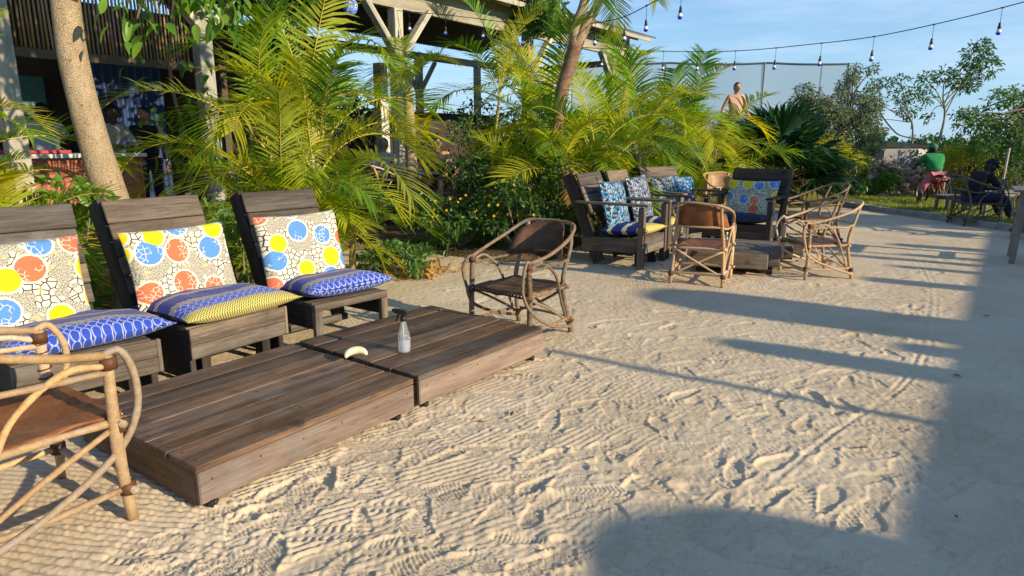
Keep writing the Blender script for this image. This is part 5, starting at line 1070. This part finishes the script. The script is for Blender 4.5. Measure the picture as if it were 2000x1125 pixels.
def person(label, loc, rz, J, skin, top=None, bottom=None, hair=M_hair, sc=1., sleeve=.6, leg=1., hat=None, shoes=None, look=(0, 0), extra=None, bare=False, fat=1.):
    """J overrides joints of a standing figure; the person faces local -y"""
    D = dict(pel=(0, 0, .95), sp=(0, .01, 1.12), ch=(0, .015, 1.32), nk=(0, .01, 1.475), hd=(0, -.015, 1.62))
    for s, n in ((-1, 'R'), (1, 'L')): D.update({'sh' + n: (s * .175, .01, 1.415), 'el' + n: (s * .235, .03, 1.13), 'wr' + n: (s * .255, -.05, .885), 'hp' + n: (s * .095, 0, .90), 'kn' + n: (s * .105, -.02, .49), 'an' + n: (s * .11, .02, .085), 'to' + n: (s * .125, -.15, .03)})
    D.update(J); D = {k: np.array(v, float) for k, v in D.items()}
    t = thing('person', label, 'person', loc, rz, None, sc)
    names = ['pel', 'sp', 'ch', 'nk']; rad = [(.155, .115), (.14, .10), (.165, .115), .058]; E = [(0, 1), (1, 2), (2, 3)]; V_ = [D[n] for n in names]
    for n in 'RL':
        b = len(V_); V_ += [D['sh' + n], D['el' + n], D['wr' + n]]; rad += [.062, .042, .029]; E += [(2, b), (b, b + 1), (b + 1, b + 2)]
        h = D['wr' + n] + (D['wr' + n] - D['el' + n]) / np.linalg.norm(D['wr' + n] - D['el' + n]) * .075; V_.append(h); rad.append((.036, .018)); E.append((b + 2, b + 3))
        b = len(V_); V_ += [D['hp' + n], (D['hp' + n] + D['kn' + n]) / 2, D['kn' + n], (D['kn' + n] * .62 + D['an' + n] * .38), D['an' + n], D['to' + n]]; rad += [.088, .078, .055, .055, .036, .034]; E += [(0, b)] + [(b + i, b + i + 1) for i in range(5)]
    v, f = skin_arr(V_, E, rad); mb = MB().add(v, f, True)
    H = D['hd']; yaw, pit = look; Rm = Matrix.Rotation(yaw, 3, 'Z') @ Matrix.Rotation(pit, 3, 'X')
    def hp(x, y, z): return tuple(Vector(H) + Rm @ Vector((x, y, z)))
    hb = MB().ball((0, 0, 0), (.077, .097, .118), 16, 12); vv = np.vstack(hb.v); vv[:, 0] *= np.where(vv[:, 2] < -.02, 1 - 2.2 * (-.02 - vv[:, 2]), 1); mb.add([hp(*q) for q in vv], hb.f, True)
    mb.tube([tuple(D['nk'] - [0, 0, .03]), hp(0, .015, -.06)], [.056, .052], 10)
    mb.tube([hp(0, -.09, .012), hp(0, -.118, -.022), hp(0, -.098, -.034)], [.010, .016, .012], 6, 2)
    for s in (-1, 1): mb.ball(hp(s * .078, .012, -.008), (.012, .018, .03), 7, 5)
    for n in 'RL': # five unequal bent fingers
        w = D['wr' + n]; d = (w - D['el' + n]); d /= np.linalg.norm(d); pm = w + d * .07; sx = np.cross(d, [0, 1., .2]); sx /= np.linalg.norm(sx) + 1e-9; pn = np.cross(sx, d)
        for k, l in enumerate((.062, .07, .065, .052)):
            b = pm + sx * (k - 1.5) * .018; mb.tube([b - d * .01, b + d * l * .5, b + d * l * .85 - pn * .018], [.0095, .009, .0075], 6, 2)
        sg = -1 if n == 'R' else 1; b = w + d * .025; mb.tube([b, b + sx * .035 + d * .02 - pn * .012, b + sx * .045 + d * .055 - pn * .022], [.012, .011, .009], 6, 2)
    body = mb.obj('body', skin, t)
    for s in (-1, 1): MB().ball(hp(s * .031, -.088, .02), (.012, .008, .007), 8, 5).obj('eye', M_eye, t)
    MB().ball(hp(0, -.092, -.058), (.024, .009, .007), 8, 5).obj('mouth', M_lip, t)
    if hair is not None:
        hh = MB().ball((0, 0, 0), (.084, .104, .122), 16, 12); vv = np.vstack(hh.v); keep = vv[:, 1] * .75 + vv[:, 2] * .66 > -.012; ff = [q for q in hh.f if all(keep[i] for i in q)]
        MB().add([hp(*q) for q in vv + [0, .004, .004]], ff, True).obj('hair', hair, t)
    if hat is not None:
        ht = MB().ball((0, 0, 0), (.094, .112, .10), 16, 8); vv = np.vstack(ht.v); ff = [q for q in ht.f if all(vv[i][2] > -.02 for i in q)]; m = MB().add([hp(*q) for q in vv + [0, 0, .055]], ff, True)
        a = np.linspace(-1.1, 1.1, 9); o_ = [hp(.095 * math.sin(x), -.095 * math.cos(x) - .004, .052) for x in a] + [hp(.10 * math.sin(x), -.095 * math.cos(x) - .085 * math.cos(x) ** .5, .040) for x in a]
        m.add(o_, [(i, i + 1, i + 10, i + 9) for i in range(8)], True); m.obj('cap', hat, t)
    if top is not None:
        V2 = [D['pel'] + [0, 0, -.02], D['sp'], D['ch'], D['ch'] * .12 + D['nk'] * .88]; r2 = [(.172, .138 * fat), (.165, .13 * fat), (.188, .142 * fat), .085]; E2 = [(0, 1), (1, 2), (2, 3)]
        if not bare:
            for n in 'RL':
                b = len(V2); e = D['sh' + n] + (D['el' + n] - D['sh' + n]) * min(1, sleeve); V2 += [D['sh' + n], e]; r2 += [.075, .062]; E2 += [(2, b), (b, b + 1)]
                if sleeve > 1: V2.append(D['el' + n] + (D['wr' + n] - D['el' + n]) * (sleeve - 1)); r2.append(.042); E2.append((b + 1, b + 2))
        else: V2 = V2[:3]; r2 = r2[:3]; E2 = E2[:2]; V2[2] = V2[2] + [0, 0, -.03]
        v, f = skin_arr(V2, E2, r2); MB().add(v, f, True).obj('shirt', top, t)
    if bottom is not None:
        V3 = [D['pel'] + [0, 0, .03]]; r3 = [(.165, .128)]; E3 = []
        for n in 'RL':
            b = len(V3); V3 += [D['hp' + n], D['hp' + n] + (D['kn' + n] - D['hp' + n]) * min(1., leg)]; r3 += [.102, .078 if leg >= 1 else .092]; E3 += [(0, b), (b, b + 1)]
            if leg > 1: V3.append(D['kn' + n] + (D['an' + n] - D['kn' + n]) * (leg - 1)); r3.append(.066); E3.append((b + 1, b + 2))
        v, f = skin_arr(V3, E3, r3); MB().add(v, f, True).obj('trousers' if leg > 1 else 'shorts', bottom, t)
    if shoes is not None:
        for n in 'RL':
            a, o_ = D['an' + n], D['to' + n]; MB().tube([a * 1.0 + (a - o_) * .25 + [0, 0, -.045], a + [0, 0, -.04], o_ + (a - o_) * .2, o_], [.035, .045, .046, .03], 8, 3).obj('shoe', shoes, t)
    return t
# shirtless man walking on the raised bed
person('shirtless man in patterned shorts walking on the raised bed behind the palms', (5.12, 15.6, 1.03), 8, dict(elR=(-.29, .05, 1.14), wrR=(-.33, -.04, .90), elL=(.27, .06, 1.13), wrL=(.36, -.08, .92), knR=(-.11, -.14, .50), anR=(-.11, -.06, .10), toR=(-.12, -.23, .05), knL=(.1, .08, .50), anL=(.1, .25, .12), toL=(.11, .1, .03)), M_skin, None, plain('patterned_shorts', (.30, .28, .42), .8, .7, 25.), hair=M_hair, leg=.8)
# child / rider on the bicycle seen from behind, left foot on the ground
person('cyclist in green top and pink trousers standing astride the bicycle', (9.42, 14.85, .03), 176, dict(pel=(0, .02, .76), sp=(0, -.06, .90), ch=(-.02, -.16, 1.06), nk=(-.03, -.24, 1.18), hd=(-.05, -.31, 1.28), shR=(-.19, -.19, 1.13), elR=(-.30, -.30, .93), wrR=(-.26, -.47, .86), shL=(.17, -.19, 1.13), elL=(.28, -.28, .94), wrL=(.24, -.47, .86), hpR=(-.09, .02, .72), hpL=(.09, .02, .72), knR=(-.30, -.18, .60), anR=(-.24, -.05, .27), toR=(-.25, -.20, .23), knL=(.24, -.02, .42), anL=(.33, .06, .07), toL=(.36, -.10, .03)), M_skin_dk, cloth('green_top', (.02, .24, .07)), cloth('pink_trousers', (.62, .17, .22)), sleeve=.8, leg=1.35, hat=cloth('green_cap', (.05, .22, .12)), shoes=cloth('pale_sandal', (.4, .35, .22)), sc=.97, fat=1.3)
# seated man in black
person('man in black shirt and cap sitting in the shade toned cane chair', (8.22, 11.72, 0), 96, dict(pel=(0, .05, .50), sp=(0, .06, .64), ch=(0, -.02, .80), nk=(0, -.10, .92), hd=(0, -.19, 1.02), shR=(-.17, -.06, .87), elR=(-.22, -.22, .66), wrR=(-.10, -.38, .76), shL=(.17, -.06, .87), elL=(.24, -.22, .64), wrL=(.12, -.46, .62), hpR=(-.095, 0, .48), hpL=(.095, 0, .48), knR=(-.13, -.42, .50), knL=(.13, -.44, .48), anR=(-.14, -.62, .10), anL=(.14, -.68, .10), toR=(-.14, -.78, .04), toL=(.14, -.84, .04)), M_skin_dk, cloth('black_shirt', (.012, .012, .016)), cloth('navy_jeans', (.03, .035, .07)), sleeve=.9, leg=1.9, hat=cloth('black_cap', (.015, .015, .018)), shoes=cloth('dark_shoe', (.03, .03, .03)), look=(0, .35))
seat_J = dict(pel=(0, .05, .50), sp=(0, .07, .66), ch=(0, .03, .86), nk=(0, .0, 1.01), hd=(0, -.03, 1.15), shR=(-.175, .02, .955), shL=(.175, .02, .955), hpR=(-.095, 0, .47), hpL=(.095, 0, .47), knR=(-.12, -.42, .49), knL=(.12, -.42, .49), anR=(-.12, -.43, .09), anL=(.12, -.43, .09), toR=(-.12, -.58, .03), toL=(.12, -.58, .03))
person('woman in brown swimsuit top sitting at the pavilion table', (-1.34, 12.1, .27), -5, dict(seat_J, elR=(-.26, -.25, .74), wrR=(-.14, -.22, 1.0), elL=(.27, -.12, .74), wrL=(.25, -.36, .72)), M_skin, cloth('brown_bikini', (.16, .05, .04)), cloth('brown_wrap', (.2, .09, .06)), bare=True, leg=.9, hair=plain('auburn_hair', (.10, .035, .02)))
person('grey haired person in pale shirt seen from behind at the pavilion table', (-2.30, 12.0, .25), 160, dict(seat_J, elR=(-.25, -.1, .72), wrR=(-.2, -.35, .74), elL=(.25, -.1, .72), wrL=(.2, -.35, .74)), M_skin, cloth('pale_shirt', (.45, .47, .46)), cloth('dark_trousers', (.05, .05, .06)), leg=1.8, hair=M_hairg)
# people in the dark bar
def inbar(x, y): return (-2 + .6 * x - .8 * y, 12 + .8 * x + .6 * y, .25)
person('person in white t-shirt standing with back turned in the dark bar', inbar(-4.72, 2.2), 215, dict(elR=(-.3, -.02, 1.15), wrR=(-.28, -.2, 1.02)), M_skin_dk, cloth('white_tshirt', (.6, .58, .58)), cloth('black_trousers', (.02, .02, .025)), leg=1.9)
person('person in grey hooded top leaning over the bar counter', inbar(-4.22, 1.45), 60, dict(sp=(0, -.02, 1.12), ch=(0, -.08, 1.32), nk=(0, -.13, 1.46), hd=(-.02, -.22, 1.58), shR=(-.175, -.1, 1.40), shL=(.175, -.1, 1.40), elR=(-.26, -.2, 1.13), elL=(.26, -.2, 1.13), wrR=(-.12, -.38, 1.13), wrL=(.12, -.38, 1.12)), M_skin_dk, cloth('grey_hoodie', (.34, .33, .32)), cloth('grey_trousers', (.2, .2, .21)), sleeve=1.85, leg=1.9, look=(-.3, .2))
person('bearded looking man in dark clothes at the end of the bar counter', inbar(-3.62, 1.6), 20, dict(), M_skin_tan, cloth('dark_jumper', (.015, .015, .018)), cloth('dark_jeans', (.02, .02, .03)), sleeve=1.8, leg=1.9, look=(-.5, .1), sc=.98)

# ------------------------------------------------------------------ bicycle under the rider, seen from behind
bk = thing('bicycle', 'red framed bicycle under the cyclist in green', 'bicycle', (9.42, 14.85, .02), 82)
M_rubber = plain('tyre_rubber', (.03, .03, .03), .8); M_redp = plain('red_frame_paint', (.38, .06, .03), .4); M_steel = Mat('steel').bsdf((.5, .5, .5), .35, .5, metal=.8)
def ring(R_, r_, n=28, seg=7):
    m = MB(); a = np.linspace(0, 2 * np.pi, n + 1); return m.tube(np.c_[R_ * np.cos(a), 0 * a, R_ * np.sin(a)], r_, seg, 0, False)
for x in (-.48, .50):
    w = obj('wheel', MB().tube([(0, -.03, 0), (0, .03, 0)], .022, 8).me('hub', M_steel), bk, (x, 0, .31)); ring(.292, .021).obj('tyre', M_rubber, w); ring(.268, .009).obj('rim', M_steel, w)
    sp = MB()
    for k in range(16): a = k * math.pi / 8; sp.tube([(0, .02 * (-1) ** k, 0), (.262 * math.cos(a), 0, .262 * math.sin(a))], .0022, 4)
    sp.obj('spokes', M_steel, w)
fm = MB()
for a, b in (((-.48, .05, .31), (-.12, .03, .30)), ((-.48, -.05, .31), (-.12, -.03, .30)), ((-.48, .05, .31), (-.2, .02, .62)), ((-.48, -.05, .31), (-.2, -.02, .62)), ((-.12, 0, .30), (-.22, 0, .66)), ((-.12, 0, .30), (.34, 0, .68)), ((-.2, 0, .62), (.34, 0, .70)), ((.33, 0, .80), (.38, 0, .60))): fm.tube([a, b], .016, 7)
fm.obj('frame', M_redp, bk); MB().tube([(.38, .045, .62), (.50, .05, .31)], .012, 6).tube([(.38, -.045, .62), (.50, -.05, .31)], .012, 6).tube([(.38, -.045, .62), (.38, .045, .62)], .014, 6).obj('fork', M_redp, bk)
MB().ball((-.24, 0, .70), (.13, .075, .035), 12, 7).tube([(-.22, 0, .64), (-.23, 0, .70)], .014, 6).obj('saddle', M_black, bk)
MB().tube([(.26, .27, .86), (.33, .18, .87), (.34, 0, .84), (.33, -.18, .87), (.26, -.27, .86)], .011, 6, 4).tube([(.33, 0, .78), (.34, 0, .85)], .013, 6).obj('handlebar', M_steel, bk)
MB().box((-.48, 0, .66), (.32, .14, .02)).bar((-.6, .06, .655), (-.5, .05, .33), .012, .012).bar((-.6, -.06, .655), (-.5, -.05, .33), .012, .012).obj('rack', M_steel, bk)
MB().tube([(-.12, -.1, .30), (-.12, .1, .30)], .012, 6).box((-.02, .14, .30), (.09, .08, .02)).box((-.22, -.14, .30), (.09, .08, .02)).bar((-.12, .1, .30), (-.02, .1, .30), .015, .02).bar((-.12, -.1, .30), (-.22, -.1, .30), .015, .02).obj('pedals', M_iron, bk)

# pavilion table and chairs on the deck
pt = thing('pavilion_table', 'round topped wooden table at the pavilion edge by the pale post', 'table', (-1.72, 11.75, .25)); MB().lathe([(.02, .64), (.44, .64), (.45, .655), (.45, .67), (.44, .68), (.02, .68)], 26).obj('tabletop', M_greywood, pt); MB().bar((0, 0, .02), (0, 0, .65), .13, .13, (1, 0, 0), .006).obj('leg', M_pale, pt); MB().box((0, 0, .03), (.5, .5, .05), None, .005).obj('base', M_dark, pt)
cane_chair('pale cane chair on the pavilion deck left of the post', -2.30, 11.45, 150, M_peel, M_leather_dk, .95, z=.25, group='cane chairs on the pavilion deck')
cane_chair('pale cane chair under the seated woman on the deck', -1.30, 12.14, -5, M_peel, M_leather_dk, .95, z=.25, group='cane chairs on the pavilion deck')
cane_chair('dark cane chair farther left on the pavilion deck', -2.75, 11.2, 130, M_branch, M_leather_dk, .95, z=.25, group='cane chairs on the pavilion deck')
